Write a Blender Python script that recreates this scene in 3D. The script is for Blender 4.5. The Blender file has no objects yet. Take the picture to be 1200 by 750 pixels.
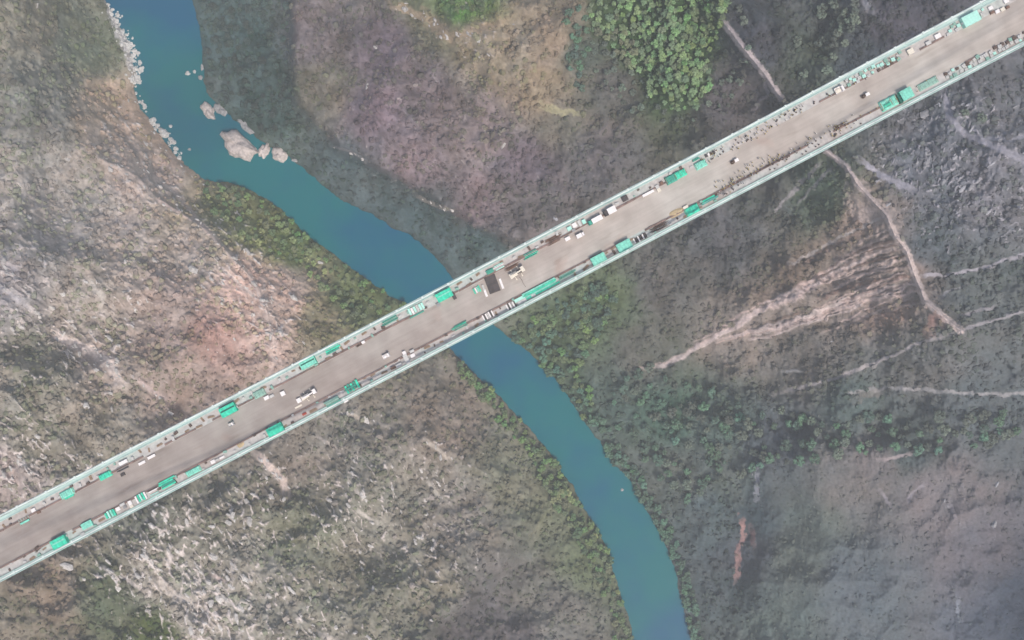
import bpy, math, random
import numpy as np
from mathutils import Vector, Quaternion

random.seed(7)
rng = np.random.default_rng(11)
scene = bpy.context.scene
COL = scene.collection
R = math.radians

# ------------------------------------------------------------------ camera, sky, sun, exposure
CAM_H = 420.0            # metres above the bridge deck (deck surface is z = 0)
PPM = 2.4                # photograph pixels per metre at deck level (1200 px wide frame)
cam = bpy.data.cameras.new('camera')
cam_o = bpy.data.objects.new('camera', cam)
COL.objects.link(cam_o)
cam_o.location = (0, 0, CAM_H)
cam_o.rotation_euler = (0, 0, 0)
cam.sensor_width = 36.0
cam.lens = 36.0 * CAM_H / (1200 / PPM)
cam.clip_start = 1.0
cam.clip_end = 8000.0
scene.camera = cam_o

SUN_EL, SUN_ROT = R(57), R(148)
world = bpy.data.worlds.new('World')
scene.world = world
world.use_nodes = True
wn, wl = world.node_tree.nodes, world.node_tree.links
wn.clear()
sky = wn.new('ShaderNodeTexSky')
sky.sky_type = 'NISHITA'
sky.sun_disc = False
sky.sun_elevation = SUN_EL
sky.sun_rotation = SUN_ROT
sky.air_density = 1.0
sky.dust_density = 3.0
bg = wn.new('ShaderNodeBackground')
bg.inputs['Strength'].default_value = 0.068
wo = wn.new('ShaderNodeOutputWorld')
wl.new(sky.outputs[0], bg.inputs[0])
wl.new(bg.outputs[0], wo.inputs[0])

sun = bpy.data.lights.new('sun', 'SUN')
sun.energy = 1.5
sun.angle = R(10)
sun.color = (1.0, 0.93, 0.85)
sun_o = bpy.data.objects.new('sun', sun)
COL.objects.link(sun_o)
to_sun = Vector((math.sin(SUN_ROT) * math.cos(SUN_EL), math.cos(SUN_ROT) * math.cos(SUN_EL), math.sin(SUN_EL)))
sun_o.rotation_euler = to_sun.to_track_quat('Z', 'Y').to_euler()
sun_o.location = to_sun * 900

scene.view_settings.view_transform = 'Standard'
scene.view_settings.look = 'None'
scene.view_settings.exposure = 1.13
scene.view_settings.gamma = 1.0
scene.view_settings.use_curve_mapping = False
scene.cycles.volume_bounces = 1
scene.cycles.max_bounces = 6

HAZE_DENSITY = 0.00022
HAZE_COLOR = (0.95, 0.97, 0.98)
# ground colours, shade included, were judged by eye through the haze; these undo its veil and the exposure
VEIL = np.array([0.060, 0.055, 0.068])
GAIN = np.array([0.83, 0.86, 0.80])

# ------------------------------------------------------------------ helpers
def tag(o, label=None, cat=None, group=None, kind=None):
    if label: o['label'] = label
    if cat: o['category'] = cat
    if group: o['group'] = group
    if kind: o['kind'] = kind
    return o

def lin(c):
    c = np.asarray(c, dtype=float) / 255.0
    return np.where(c <= 0.04045, c / 12.92, ((c + 0.055) / 1.055) ** 2.4)

class MB:
    """Collects boxes, tubes and sheets into one mesh."""
    def __init__(s): s.v = []; s.f = []; s.m = []; s.cur = 0
    def add(s, vs, fs):
        n = len(s.v); s.v += [tuple(p) for p in vs]
        for f in fs:
            s.f.append([i + n for i in f]); s.m.append(s.cur)
        return s
    def box(s, c, d, rz=0.0, taper=1.0):
        cx, cy, cz = c; x, y, z = d[0] / 2, d[1] / 2, d[2] / 2
        ca, sa = math.cos(rz), math.sin(rz); vs = []
        for k in (-1, 1):
            t = 1.0 if k < 0 else taper
            for a, b in ((-1, -1), (1, -1), (1, 1), (-1, 1)):
                px, py = a * x * t, b * y * t
                vs.append((cx + px * ca - py * sa, cy + px * sa + py * ca, cz + k * z))
        return s.add(vs, [(3, 2, 1, 0), (4, 5, 6, 7), (0, 1, 5, 4), (1, 2, 6, 5), (2, 3, 7, 6), (3, 0, 4, 7)])
    def tube(s, p0, p1, r0, r1=None, n=8, caps=True):
        r1 = r0 if r1 is None else r1
        p0, p1 = Vector(p0), Vector(p1)
        d = (p1 - p0).normalized()
        a = d.orthogonal().normalized(); b = d.cross(a)
        vs = []
        for p, r in ((p0, r0), (p1, r1)):
            for k in range(n):
                t = 2 * math.pi * k / n
                vs.append(p + (a * math.cos(t) + b * math.sin(t)) * r)
        fs = [(k, (k + 1) % n, n + (k + 1) % n, n + k) for k in range(n)]
        if caps: fs += [tuple(range(n - 1, -1, -1)), tuple(range(n, 2 * n))]
        return s.add(vs, fs)
    def path(s, pts, r, n=6):
        for a, b in zip(pts[:-1], pts[1:]): s.tube(a, b, r, r, n, True)
        return s
    def dome(s, c, d, seg=10, rings=4, jit=0.0, rnd=random):
        vs = []; fs = []
        for i in range(rings):
            ph = (i / rings) * math.pi / 2
            for k in range(seg):
                t = 2 * math.pi * k / seg
                j = 1 + rnd.uniform(-jit, jit)
                vs.append((c[0] + d[0] * math.cos(ph) * math.cos(t) * j, c[1] + d[1] * math.cos(ph) * math.sin(t) * j, c[2] + d[2] * math.sin(ph) * j))
        vs.append((c[0], c[1], c[2] + d[2]))
        for i in range(rings - 1):
            for k in range(seg):
                fs.append((i * seg + k, i * seg + (k + 1) % seg, (i + 1) * seg + (k + 1) % seg, (i + 1) * seg + k))
        for k in range(seg): fs.append(((rings - 1) * seg + k, (rings - 1) * seg + (k + 1) % seg, rings * seg))
        return s.add(vs, fs)
    def mesh(s, name, mats, smooth=False):
        me = bpy.data.meshes.new(name)
        me.from_pydata(s.v, [], s.f)
        for m in (mats if isinstance(mats, (list, tuple)) else [mats]): me.materials.append(m)
        me.polygons.foreach_set('material_index', s.m)
        if smooth: me.polygons.foreach_set('use_smooth', [True] * len(s.f))
        me.update()
        return me
    def build(s, name, mats, parent=None, smooth=False, loc=(0, 0, 0)):
        o = bpy.data.objects.new(name, s.mesh(name, mats, smooth))
        COL.objects.link(o); o.location = loc
        if parent: o.parent = parent
        return o

def big_mesh(name, V, F, mat, color=None, smooth=True):
    """numpy verts (n,3) and faces (m,k) to an object, with an optional per-vertex colour, painted shade included."""
    me = bpy.data.meshes.new(name)
    k = F.shape[1]
    me.vertices.add(len(V)); me.vertices.foreach_set('co', V.astype(np.float32).ravel())
    me.loops.add(F.size); me.loops.foreach_set('vertex_index', F.astype(np.int32).ravel())
    me.polygons.add(len(F))
    me.polygons.foreach_set('loop_start', np.arange(0, F.size, k, dtype=np.int32))
    me.polygons.foreach_set('use_smooth', np.full(len(F), smooth))
    me.update(calc_edges=True)
    if color is not None:
        a = me.attributes.new('shaded_cover', 'FLOAT_COLOR', 'POINT')
        c = np.ones((len(V), 4), np.float32); c[:, :3] = color
        a.data.foreach_set('color', c.ravel())
    me.materials.append(mat)
    o = bpy.data.objects.new(name, me); COL.objects.link(o)
    return o

def copy_tree(o, parent=None):
    c = o.copy(); COL.objects.link(c)
    if parent: c.parent = parent
    for ch in list(o.children): copy_tree(ch, c)
    return c

# ------------------------------------------------------------------ materials
def mat(name, color, rough=0.7, metal=0.0, var=0.12, scale=2.0, bump=0.0, bscale=20.0, attr=None):
    m = bpy.data.materials.new(name); m.use_nodes = True
    n, l = m.node_tree.nodes, m.node_tree.links
    b = n['Principled BSDF']
    b.inputs['Roughness'].default_value = rough; b.inputs['Metallic'].default_value = metal
    if 'Specular IOR Level' in b.inputs: b.inputs['Specular IOR Level'].default_value = 0.3
    tc = n.new('ShaderNodeTexCoord')
    nz = n.new('ShaderNodeTexNoise'); nz.inputs['Scale'].default_value = scale; nz.inputs['Detail'].default_value = 6
    l.new(tc.outputs['Object'], nz.inputs['Vector'])
    mp = n.new('ShaderNodeMapRange')
    mp.inputs['From Min'].default_value = 0.3; mp.inputs['From Max'].default_value = 0.7
    mp.inputs['To Min'].default_value = 1 - var; mp.inputs['To Max'].default_value = 1 + var
    l.new(nz.outputs['Fac'], mp.inputs['Value'])
    mx = n.new('ShaderNodeMix'); mx.data_type = 'RGBA'; mx.blend_type = 'MULTIPLY'
    mx.inputs[0].default_value = 1.0
    if attr:
        at = n.new('ShaderNodeAttribute'); at.attribute_name = attr
        l.new(at.outputs['Color'], mx.inputs[6])
    else:
        mx.inputs[6].default_value = (*color, 1)
    l.new(mp.outputs[0], mx.inputs[7])
    l.new(mx.outputs[2], b.inputs['Base Color'])
    if bump:
        nb = n.new('ShaderNodeTexNoise'); nb.inputs['Scale'].default_value = bscale; nb.inputs['Detail'].default_value = 5
        l.new(tc.outputs['Object'], nb.inputs['Vector'])
        bp = n.new('ShaderNodeBump'); bp.inputs['Strength'].default_value = bump
        l.new(nb.outputs['Fac'], bp.inputs['Height']); l.new(bp.outputs[0], b.inputs['Normal'])
    return m

M = {}
M['green'] = mat('green_sheet', (0.05, 0.58, 0.38), 0.65, var=.28, scale=.7)
M['green_pale'] = mat('pale_green_sheet', (0.21, 0.60, 0.47), 0.7, var=.25, scale=.8)
M['green_mint'] = mat('mint_sheet', (0.42, 0.74, 0.64), 0.6, var=.1, scale=.8)
M['green_deep'] = mat('deep_green_net', (0.06, 0.32, 0.24), 0.8, var=.25, scale=1.2)
M['green_dull'] = mat('dull_green_net', (0.25, 0.42, 0.35), 0.85, var=.25, scale=1.5)
M['green_dark'] = mat('dark_green_paint', (0.02, 0.12, 0.09), 0.6, var=.2)
M['white'] = mat('white_paint', (0.78, 0.74, 0.72), 0.5, var=.1)
M['cream'] = mat('cream_paint', (0.70, 0.64, 0.54), 0.55, var=.12)
M['grey'] = mat('grey_steel', (0.30, 0.29, 0.29), 0.5, 0.2, var=.15)
M['pale_grey'] = mat('pale_grey_board', (0.52, 0.51, 0.49), 0.7, var=.15)
M['dark'] = mat('dark_steel', (0.075, 0.065, 0.065), 0.7, var=.3, scale=.4)
M['black'] = mat('black_rubber', (0.02, 0.02, 0.02), 0.8)
M['glass'] = mat('dark_glass', (0.03, 0.04, 0.05), 0.15)
M['rust'] = mat('rusty_steel', (0.19, 0.115, 0.085), 0.85, var=.35, scale=.5)
M['rust_dark'] = mat('dark_rust_steel', (0.12, 0.085, 0.07), 0.85, var=.35, scale=.8)
M['kerb'] = mat('rusty_kerb', (0.215, 0.15, 0.13), 0.85, var=.35, scale=.3)
M['sand'] = mat('building_sand', (0.46, 0.36, 0.22), 0.95, var=.15, scale=2)
M['wood'] = mat('formwork_wood', (0.28, 0.20, 0.14), 0.8, var=.25)
M['red'] = mat('red_cloth', (0.35, 0.07, 0.05), 0.8)
M['edge'] = mat('pale_teal_paint', (0.465, 0.60, 0.555), 0.5, var=.10, scale=.12)
M['cable'] = mat('white_cable_wrap', (0.62, 0.69, 0.655), 0.5, var=.05)
M['truss'] = mat('truss_paint', (0.30, 0.36, 0.36), 0.5, var=.1)
M['rock'] = mat('river_boulder', (0.56, 0.49, 0.455), 0.9, var=.3, scale=.35, bump=.5, bscale=1.2)
M['rock_grey'] = mat('grey_boulder', (0.36, 0.35, 0.35), 0.9, var=.3, scale=.4, bump=.5, bscale=1.2)
M['rock_white'] = mat('white_boulder', (0.58, 0.57, 0.55), 0.9, var=.25, scale=.5, bump=.4, bscale=1.5)
M['bark'] = mat('bark', (0.14, 0.11, 0.085), 0.9)
M['ground'] = mat('shaded_ground_cover', (0, 0, 0), 0.95, var=.20, scale=.35, bump=.35, bscale=.9, attr='shaded_cover')
M['scrub'] = mat('scrub_foliage', (0, 0, 0), 0.9, var=.25, scale=.6, attr='shaded_cover')
for k, c in dict(leaf_bright=(0.20, 0.335, 0.135), leaf_mid=(0.15, 0.255, 0.085), leaf_yellow=(0.225, 0.275, 0.115),
                 leaf_blue=(0.10, 0.20, 0.13), leaf_olive=(0.19, 0.215, 0.11), leaf_grey=(0.14, 0.18, 0.135), leaf_cliff=(0.065, 0.105, 0.09)).items():
    M[k] = mat(k, c, 0.7, var=.45, scale=.45)

for k in [q for q in M if q.startswith('leaf_')]:
    n, l = M[k].node_tree.nodes, M[k].node_tree.links
    b = n['Principled BSDF']; lk = b.inputs['Base Color'].links[0]; src = lk.from_socket
    oi = n.new('ShaderNodeObjectInfo'); hs = n.new('ShaderNodeHueSaturation')
    m1 = n.new('ShaderNodeMapRange'); m1.inputs['To Min'].default_value = .46; m1.inputs['To Max'].default_value = .53; l.new(oi.outputs['Random'], m1.inputs['Value'])
    mm = n.new('ShaderNodeMath'); mm.operation = 'FRACT'; m0 = n.new('ShaderNodeMath'); m0.operation = 'MULTIPLY'; m0.inputs[1].default_value = 7.31
    l.new(oi.outputs['Random'], m0.inputs[0]); l.new(m0.outputs[0], mm.inputs[0])
    m2 = n.new('ShaderNodeMapRange'); m2.inputs['To Min'].default_value = .74; m2.inputs['To Max'].default_value = 1.4; l.new(mm.outputs[0], m2.inputs['Value'])
    m3 = n.new('ShaderNodeMapRange'); m3.inputs['To Min'].default_value = .65; m3.inputs['To Max'].default_value = 1.0; l.new(mm.outputs[0], m3.inputs['Value'])
    l.new(m1.outputs[0], hs.inputs['Hue']); l.new(m2.outputs[0], hs.inputs['Value']); l.new(m3.outputs[0], hs.inputs['Saturation'])
    l.new(src, hs.inputs['Color']); l.new(hs.outputs[0], b.inputs['Base Color'])

def deck_material():
    m = bpy.data.materials.new('deck_concrete'); m.use_nodes = True
    n, l = m.node_tree.nodes, m.node_tree.links
    b = n['Principled BSDF']; b.inputs['Roughness'].default_value = .85
    tc = n.new('ShaderNodeTexCoord')
    def noise(sc, st, det=5):
        mpg = n.new('ShaderNodeMapping'); mpg.inputs['Scale'].default_value = st
        l.new(tc.outputs['Object'], mpg.inputs['Vector'])
        t = n.new('ShaderNodeTexNoise'); t.inputs['Scale'].default_value = sc; t.inputs['Detail'].default_value = det
        l.new(mpg.outputs[0], t.inputs['Vector']); return t.outputs['Fac']
    def ramp(f, a, b_, c0, c1):
        r = n.new('ShaderNodeValToRGB'); r.color_ramp.elements[0].position = a; r.color_ramp.elements[1].position = b_
        r.color_ramp.elements[0].color = (*c0, 1); r.color_ramp.elements[1].color = (*c1, 1)
        l.new(f, r.inputs[0]); return r.outputs[0]
    def mul(a, b_, fac=1.0):
        x = n.new('ShaderNodeMix'); x.data_type = 'RGBA'; x.blend_type = 'MULTIPLY'; x.inputs[0].default_value = fac
        l.new(a, x.inputs[6]); l.new(b_, x.inputs[7]); return x.outputs[2]
    c = ramp(noise(.016, (1, 1.6, 1), 3), .36, .64, (.385, .333, .302), (.425, .398, .366))      # pink and grey pours
    sx = n.new('ShaderNodeSeparateXYZ'); l.new(tc.outputs['Object'], sx.inputs[0])
    mr = n.new('ShaderNodeMapRange'); mr.interpolation_type = 'SMOOTHSTEP'
    mr.inputs['From Min'].default_value = -150; mr.inputs['From Max'].default_value = 90; mr.inputs['To Min'].default_value = 0; mr.inputs['To Max'].default_value = 1
    l.new(sx.outputs[0], mr.inputs['Value'])
    c = mul(c, ramp(mr.outputs[0], 0, 1, (.84, .82, .82), (1.13, 1.14, 1.13)))    # concrete darker toward the left end
    c = mul(c, ramp(noise(.10, (1, 1, 1), 6), .3, .75, (.78, .755, .74), (1.10, 1.09, 1.08)))
    c = mul(c, ramp(noise(.5, (.08, 1.6, 1), 4), .3, .7, (.92, .915, .91), (1.05, 1.05, 1.05)))     # long wheel and drag marks
    c = mul(c, ramp(noise(.06, (1, 1, 1), 2), .62, .75, (1, 1, 1), (1.0, .90, .87)))           # reddish soil stains
    fr = n.new('ShaderNodeMath'); fr.operation = 'PINGPONG'; fr.inputs[1].default_value = 7.5
    l.new(sx.outputs[0], fr.inputs[0])
    c = mul(c, ramp(fr.outputs[0], 0.0, .035, (.80, .79, .78), (1, 1, 1)), .5)                    # pour joints every 15 m
    c = mul(c, ramp(noise(.22, (.25, 1.2, 1), 5), .60, .74, (1, 1, 1), (.82, .79, .76)))           # spilled mud, dragged lengthwise
    l.new(c, b.inputs['Base Color'])
    return m
M['deck'] = deck_material()
def strip_material():
    m = mat('strip_concrete', (0.44, 0.43, 0.41), 0.85, var=.16, scale=.5)
    n, l = m.node_tree.nodes, m.node_tree.links
    tc = next(q for q in n if q.type == 'TEX_COORD'); mx = next(q for q in n if q.type == 'MIX')
    t = n.new('ShaderNodeTexNoise'); t.inputs['Scale'].default_value = .045; t.inputs['Detail'].default_value = 6
    l.new(tc.outputs['Object'], t.inputs['Vector'])
    r = n.new('ShaderNodeValToRGB'); e = r.color_ramp.elements
    e[0].position = .34; e[0].color = (.40, .345, .315, 1); e[1].position = .66; e[1].color = (.43, .47, .44, 1)
    q = e.new(.5); q.color = (.46, .43, .41, 1)
    l.new(t.outputs['Fac'], r.inputs[0]); l.new(r.outputs[0], mx.inputs[6])
    return m
M['strip'] = strip_material()
M['strip_pale'] = mat('pale_strip_concrete', (0.40, 0.40, 0.375), 0.85, var=.2, scale=.12)

def water_material():
    m = bpy.data.materials.new('river_water'); m.use_nodes = True
    n, l = m.node_tree.nodes, m.node_tree.links
    b = n['Principled BSDF']
    b.inputs['Roughness'].default_value = .12
    b.inputs['IOR'].default_value = 1.33
    b.inputs['Specular IOR Level'].default_value = .3
    tc = n.new('ShaderNodeTexCoord')
    t = n.new('ShaderNodeTexNoise'); t.inputs['Scale'].default_value = .008; t.inputs['Detail'].default_value = 5
    l.new(tc.outputs['Object'], t.inputs['Vector'])
    r = n.new('ShaderNodeValToRGB')
    r.color_ramp.elements[0].position = .4; r.color_ramp.elements[1].position = .6
    r.color_ramp.elements[0].color = (.003, .098, .19, 1); r.color_ramp.elements[1].color = (.005, .145, .165, 1)
    l.new(t.outputs['Fac'], r.inputs[0]); l.new(r.outputs[0], b.inputs['Base Color'])
    t2 = n.new('ShaderNodeTexNoise'); t2.inputs['Scale'].default_value = .35; t2.inputs['Detail'].default_value = 4
    l.new(tc.outputs['Object'], t2.inputs['Vector'])
    bp = n.new('ShaderNodeBump'); bp.inputs['Strength'].default_value = .12
    l.new(t2.outputs['Fac'], bp.inputs['Height']); l.new(bp.outputs[0], b.inputs['Normal'])
    return m
M['water'] = water_material()

# ------------------------------------------------------------------ noise
def perlin(x, y, seed=0):
    g = np.random.default_rng(seed); p = g.permutation(256); p = np.concatenate([p, p])
    ang = g.random(256) * 2 * np.pi; gx, gy = np.cos(ang), np.sin(ang)
    xi = np.floor(x).astype(np.int64); yi = np.floor(y).astype(np.int64)
    xf = x - xi; yf = y - yi
    u = xf * xf * xf * (xf * (xf * 6 - 15) + 10); v = yf * yf * yf * (yf * (yf * 6 - 15) + 10)
    xi &= 255; yi &= 255
    x1 = (xi + 1) & 255; y1 = (yi + 1) & 255
    def h(a, b, dx, dy):
        k = p[p[a] + b]; return gx[k] * dx + gy[k] * dy
    a = h(xi, yi, xf, yf); b = h(x1, yi, xf - 1, yf); c = h(xi, y1, xf, yf - 1); d = h(x1, y1, xf - 1, yf - 1)
    return (a + u * (b - a) + v * (c - a + u * (a - b - c + d))) * 1.5

def fbm(x, y, scale, octs=4, seed=0, gain=.5):
    s = 0; a = 1.0; t = 0
    for i in range(octs):
        s = s + a * perlin(x / scale * 2 ** i + 17.3 * i, y / scale * 2 ** i - 9.1 * i, seed + i); t += a; a *= gain
    return s / t

def ridged(x, y, scale, octs=3, seed=0):
    s = 0; a = 1.0; t = 0
    for i in range(octs):
        s = s + a * (1 - np.abs(perlin(x / scale * 2 ** i + 3.7 * i, y / scale * 2 ** i + 5.9 * i, seed + i)) * 1.6); t += a; a *= .5
    return s / t

def smooth(a, b, x):
    t = np.clip((x - a) / (b - a), 0, 1); return t * t * (3 - 2 * t)

def poly_dist(x, y, pts):
    d = np.full(x.shape, 1e9)
    for (ax, ay), (bx, by) in zip(pts[:-1], pts[1:]):
        vx, vy = bx - ax, by - ay
        t = np.clip(((x - ax) * vx + (y - ay) * vy) / (vx * vx + vy * vy + 1e-9), 0, 1)
        d = np.minimum(d, np.hypot(x - ax - t * vx, y - ay - t * vy))
    return d

def inside(x, y, pts):
    c = np.zeros(x.shape, bool); n = len(pts)
    for i in range(n):
        (ax, ay), (bx, by) = pts[i], pts[(i + 1) % n]
        if ay == by: continue
        c ^= ((ay > y) != (by > y)) & (x < (bx - ax) * (y - ay) / (by - ay) + ax)
    return c

# ------------------------------------------------------------------ the valley: map plan (map units follow the survey photograph)
LEFT_BANK = [(95, -900), (105, -300), (110, -60), (122, 0), (135, 20), (150, 50), (161, 85), (158, 102), (165, 125), (180, 150), (205, 180), (226, 200), (240, 212),
             (268, 214), (300, 226), (330, 245), (352, 267), (385, 295), (420, 320), (450, 340), (478, 358), (510, 392), (538, 420), (575, 455), (610, 490),
             (640, 525), (665, 560), (685, 595), (700, 620), (715, 650), (725, 690), (735, 720), (742, 750), (755, 820), (770, 1000), (800, 1700)]
RIGHT_BANK = [(205, -900), (210, -300), (214, -60), (226, 0), (236, 40), (237, 80), (242, 108), (262, 130), (300, 162), (345, 188), (372, 213), (400, 234), (440, 255),
              (478, 275), (508, 298), (530, 325), (560, 362), (590, 392), (610, 405), (632, 425), (652, 447), (671, 475), (690, 502), (706, 522), (718, 545), (738, 562), (752, 590),
              (766, 612), (780, 640), (790, 665), (796, 690), (801, 715), (809, 750), (825, 820), (845, 1000), (880, 1700)]
RIVER = LEFT_BANK + RIGHT_BANK[::-1]
CENTRE = [((a[0] + b[0]) / 2, (a[1] + b[1]) / 2) for a, b in zip(LEFT_BANK, RIGHT_BANK)]
PLATEAU_R = [(338, -900), (342, -20), (346, 30), (345, 60), (343, 100), (352, 122), (382, 150), (398, 172), (430, 190), (480, 215), (520, 242), (560, 262), (600, 280), (640, 310),
             (700, 330), (900, 320), (1000, 100), (1900, -900)]
BROW_L = [(690, 560), (640, 600), (612, 640), (590, 665), (566, 700), (535, 712), (516, 722), (500, 750), (480, 820), (420, 1700), (-900, 1700), (-900, 500), (400, 480), (560, 500)]
CREST_R = [(845, 22), (870, 55), (895, 85), (915, 115), (940, 150), (968, 177), (991, 195), (1007, 218), (1039, 253), (1049, 276), (1063, 295), (1072, 322), (1084, 353), (1111, 376), (1127, 388)]
CREST_L = [(118, 186), (160, 206), (180, 228), (215, 252), (242, 270), (272, 302), (300, 332), (312, 365), (322, 405)]
MOUND = [(898, 552), (925, 536), (965, 527), (1010, 530), (1062, 524), (1100, 545), (1150, 560), (1260, 570), (1260, 820), (890, 820), (888, 700), (892, 640), (902, 600)]
WATER_Z = -560.0
FAR = [(0, 0, -375), (60, 150, -372), (110, 240, -392), (150, 280, -402), (140, 60, -480), (200, 215, -425), (330, 360, -440), (0, 300, -345), (0, 480, -350), (200, 400, -408), (120, 600, -375), (0, 750, -345),
       (300, 700, -398), (420, 520, -430), (520, 620, -440), (480, 740, -430), (640, 700, -520), (600, 740, -510), (-600, 400, -120), (-500, 1100, -150), (-400, -300, -250),
       (300, 50, -520), (380, 60, -485), (500, 120, -455), (620, 60, -420), (640, 220, -470), (760, 60, -430), (850, 150, -440), (900, 40, -380), (1050, 30, -345), (980, 190, -350),
       (1040, 260, -330), (1110, 380, -335), (1180, 200, -338), (1180, 330, -345), (960, 330, -430), (850, 380, -480), (720, 450, -525), (800, 480, -515), (900, 480, -480), (1000, 450, -430),
       (1180, 470, -390), (1000, 560, -438), (1100, 600, -425), (1180, 720, -428), (980, 700, -448), (1050, 740, -450), (880, 620, -500), (840, 720, -515), (760, 330, -480), (1800, 300, -100), (1700, 1100, -150),
       (900, -500, -200), (1000, 1300, -300), (300, 1300, -300), (500, -500, -350), (-300, 800, -200), (1500, 700, -250)]

def ragged(x, y):
    return x + 2.2 * fbm(x, y, 11, 3, 401) + 3 * fbm(x, y, 34, 2, 405), y + 2.2 * fbm(x, y, 11, 3, 411) + 3 * fbm(x, y, 34, 2, 415)
def in_river(x, y): return inside(*ragged(x, y), RIVER)
def bank_dist(x, y): return poly_dist(*ragged(x, y), RIVER + RIVER[:1])
def height(x, y):
    num = 0; den = 0
    for a, b, z in FAR:
        w = 1.0 / (((x - a) ** 2 + (y - b) ** 2) + 3200.0) ** 1.7
        num = num + w * z; den = den + w
    far = num / den
    ins = in_river(x, y)
    d = bank_dist(x, y)
    far = far + (44 - 18 * smooth(850, 980, x)) * (ridged(x + 20 * fbm(x, y, 90, 2, 5), y, 170, 3, 21) - .55) * smooth(20, 160, d)
    rise = 1 - np.exp(-np.maximum(d - 1.5, 0) / 75.0)
    z = WATER_Z + 1.0 + (far - WATER_Z) * rise
    # steep cliff below the right-hand plateau and the brow above the lower left bank
    pi = inside(x, y, PLATEAU_R); pd = poly_dist(x, y, PLATEAU_R) * np.where(pi, 1, -1)
    wob = 5 * fbm(x, y, 22, 3, 31)
    z = z + 34 * (smooth(-11, 4, pd + wob) - 0.5) * smooth(2, 30, d) * np.exp(-np.maximum(pd, 0) / 90) * (1 - smooth(600, 690, x))
    bi = inside(x, y, BROW_L); bd = poly_dist(x, y, BROW_L[2:9]) * np.where(bi, 1, -1)
    z = z + 42 * (smooth(-9, 4, np.clip(bd + wob * .6, -60, 60)) - .5) * smooth(640, 690, y + .15 * x - 30) * smooth(2, 30, d) * np.exp(-np.abs(bd) / 45)
    cd = poly_dist(x, y, CREST_R)
    z = z + 26 * np.exp(-cd / 16.0)
    # erosion gullies falling away from the crest
    z = z + 10 * fbm((x + .45 * y) * .35, (y - .4 * x), 16, 3, 44) * np.exp(-((x - 970) ** 2 + (y - 330) ** 2) / 90 ** 2)
    z = z + 15 * np.exp(-poly_dist(x, y, CREST_L) / 15.0) * smooth(5, 40, d)
    mi = inside(x, y, MOUND); md = poly_dist(x, y, MOUND + MOUND[:1]) * np.where(mi, 1, -1)
    md = md + 14 * fbm(x, y, 55, 3, 37)
    z = z + 17 * (smooth(-34, 16, np.clip(md + wob, -60, 60)) - .5) * np.exp(-np.abs(md) / 70)
    zs = z
    rough = smooth(3, 40, d) * (1 - .6 * smooth(0, 40, md))
    z = z + rough * (9 * fbm(x, y, 48, 4, 51) + 3.2 * fbm(x, y, 13, 3, 61))
    z = np.where(ins, WATER_Z - 1.0 - np.minimum(d, 12) * .5, np.maximum(z, WATER_Z + .3))
    return z, d, ins, zs

def axis(lo, hi, step, far):
    a = list(np.arange(lo, hi + step, step)); s = step; x = a[-1]
    while x < hi + far: s = min(9.0, s * 1.07); x += s; a.append(x)
    s = step; x = lo; b = []
    while x > lo - far: s = min(9.0, s * 1.07); x -= s; b.append(x)
    return np.array(b[::-1] + a)

US = axis(-60, 1260, 1.2, 1000); VS = axis(-60, 810, 1.2, 1000)
US = np.concatenate([US[US < 840], np.arange(840, 1132, .75), US[US >= 1132]]); VS = np.concatenate([VS[VS < 240], np.arange(240, 430, .75), VS[VS >= 430]])
U, V = np.meshgrid(US, VS)
Z, D, INS, ZS = height(U, V)

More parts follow.
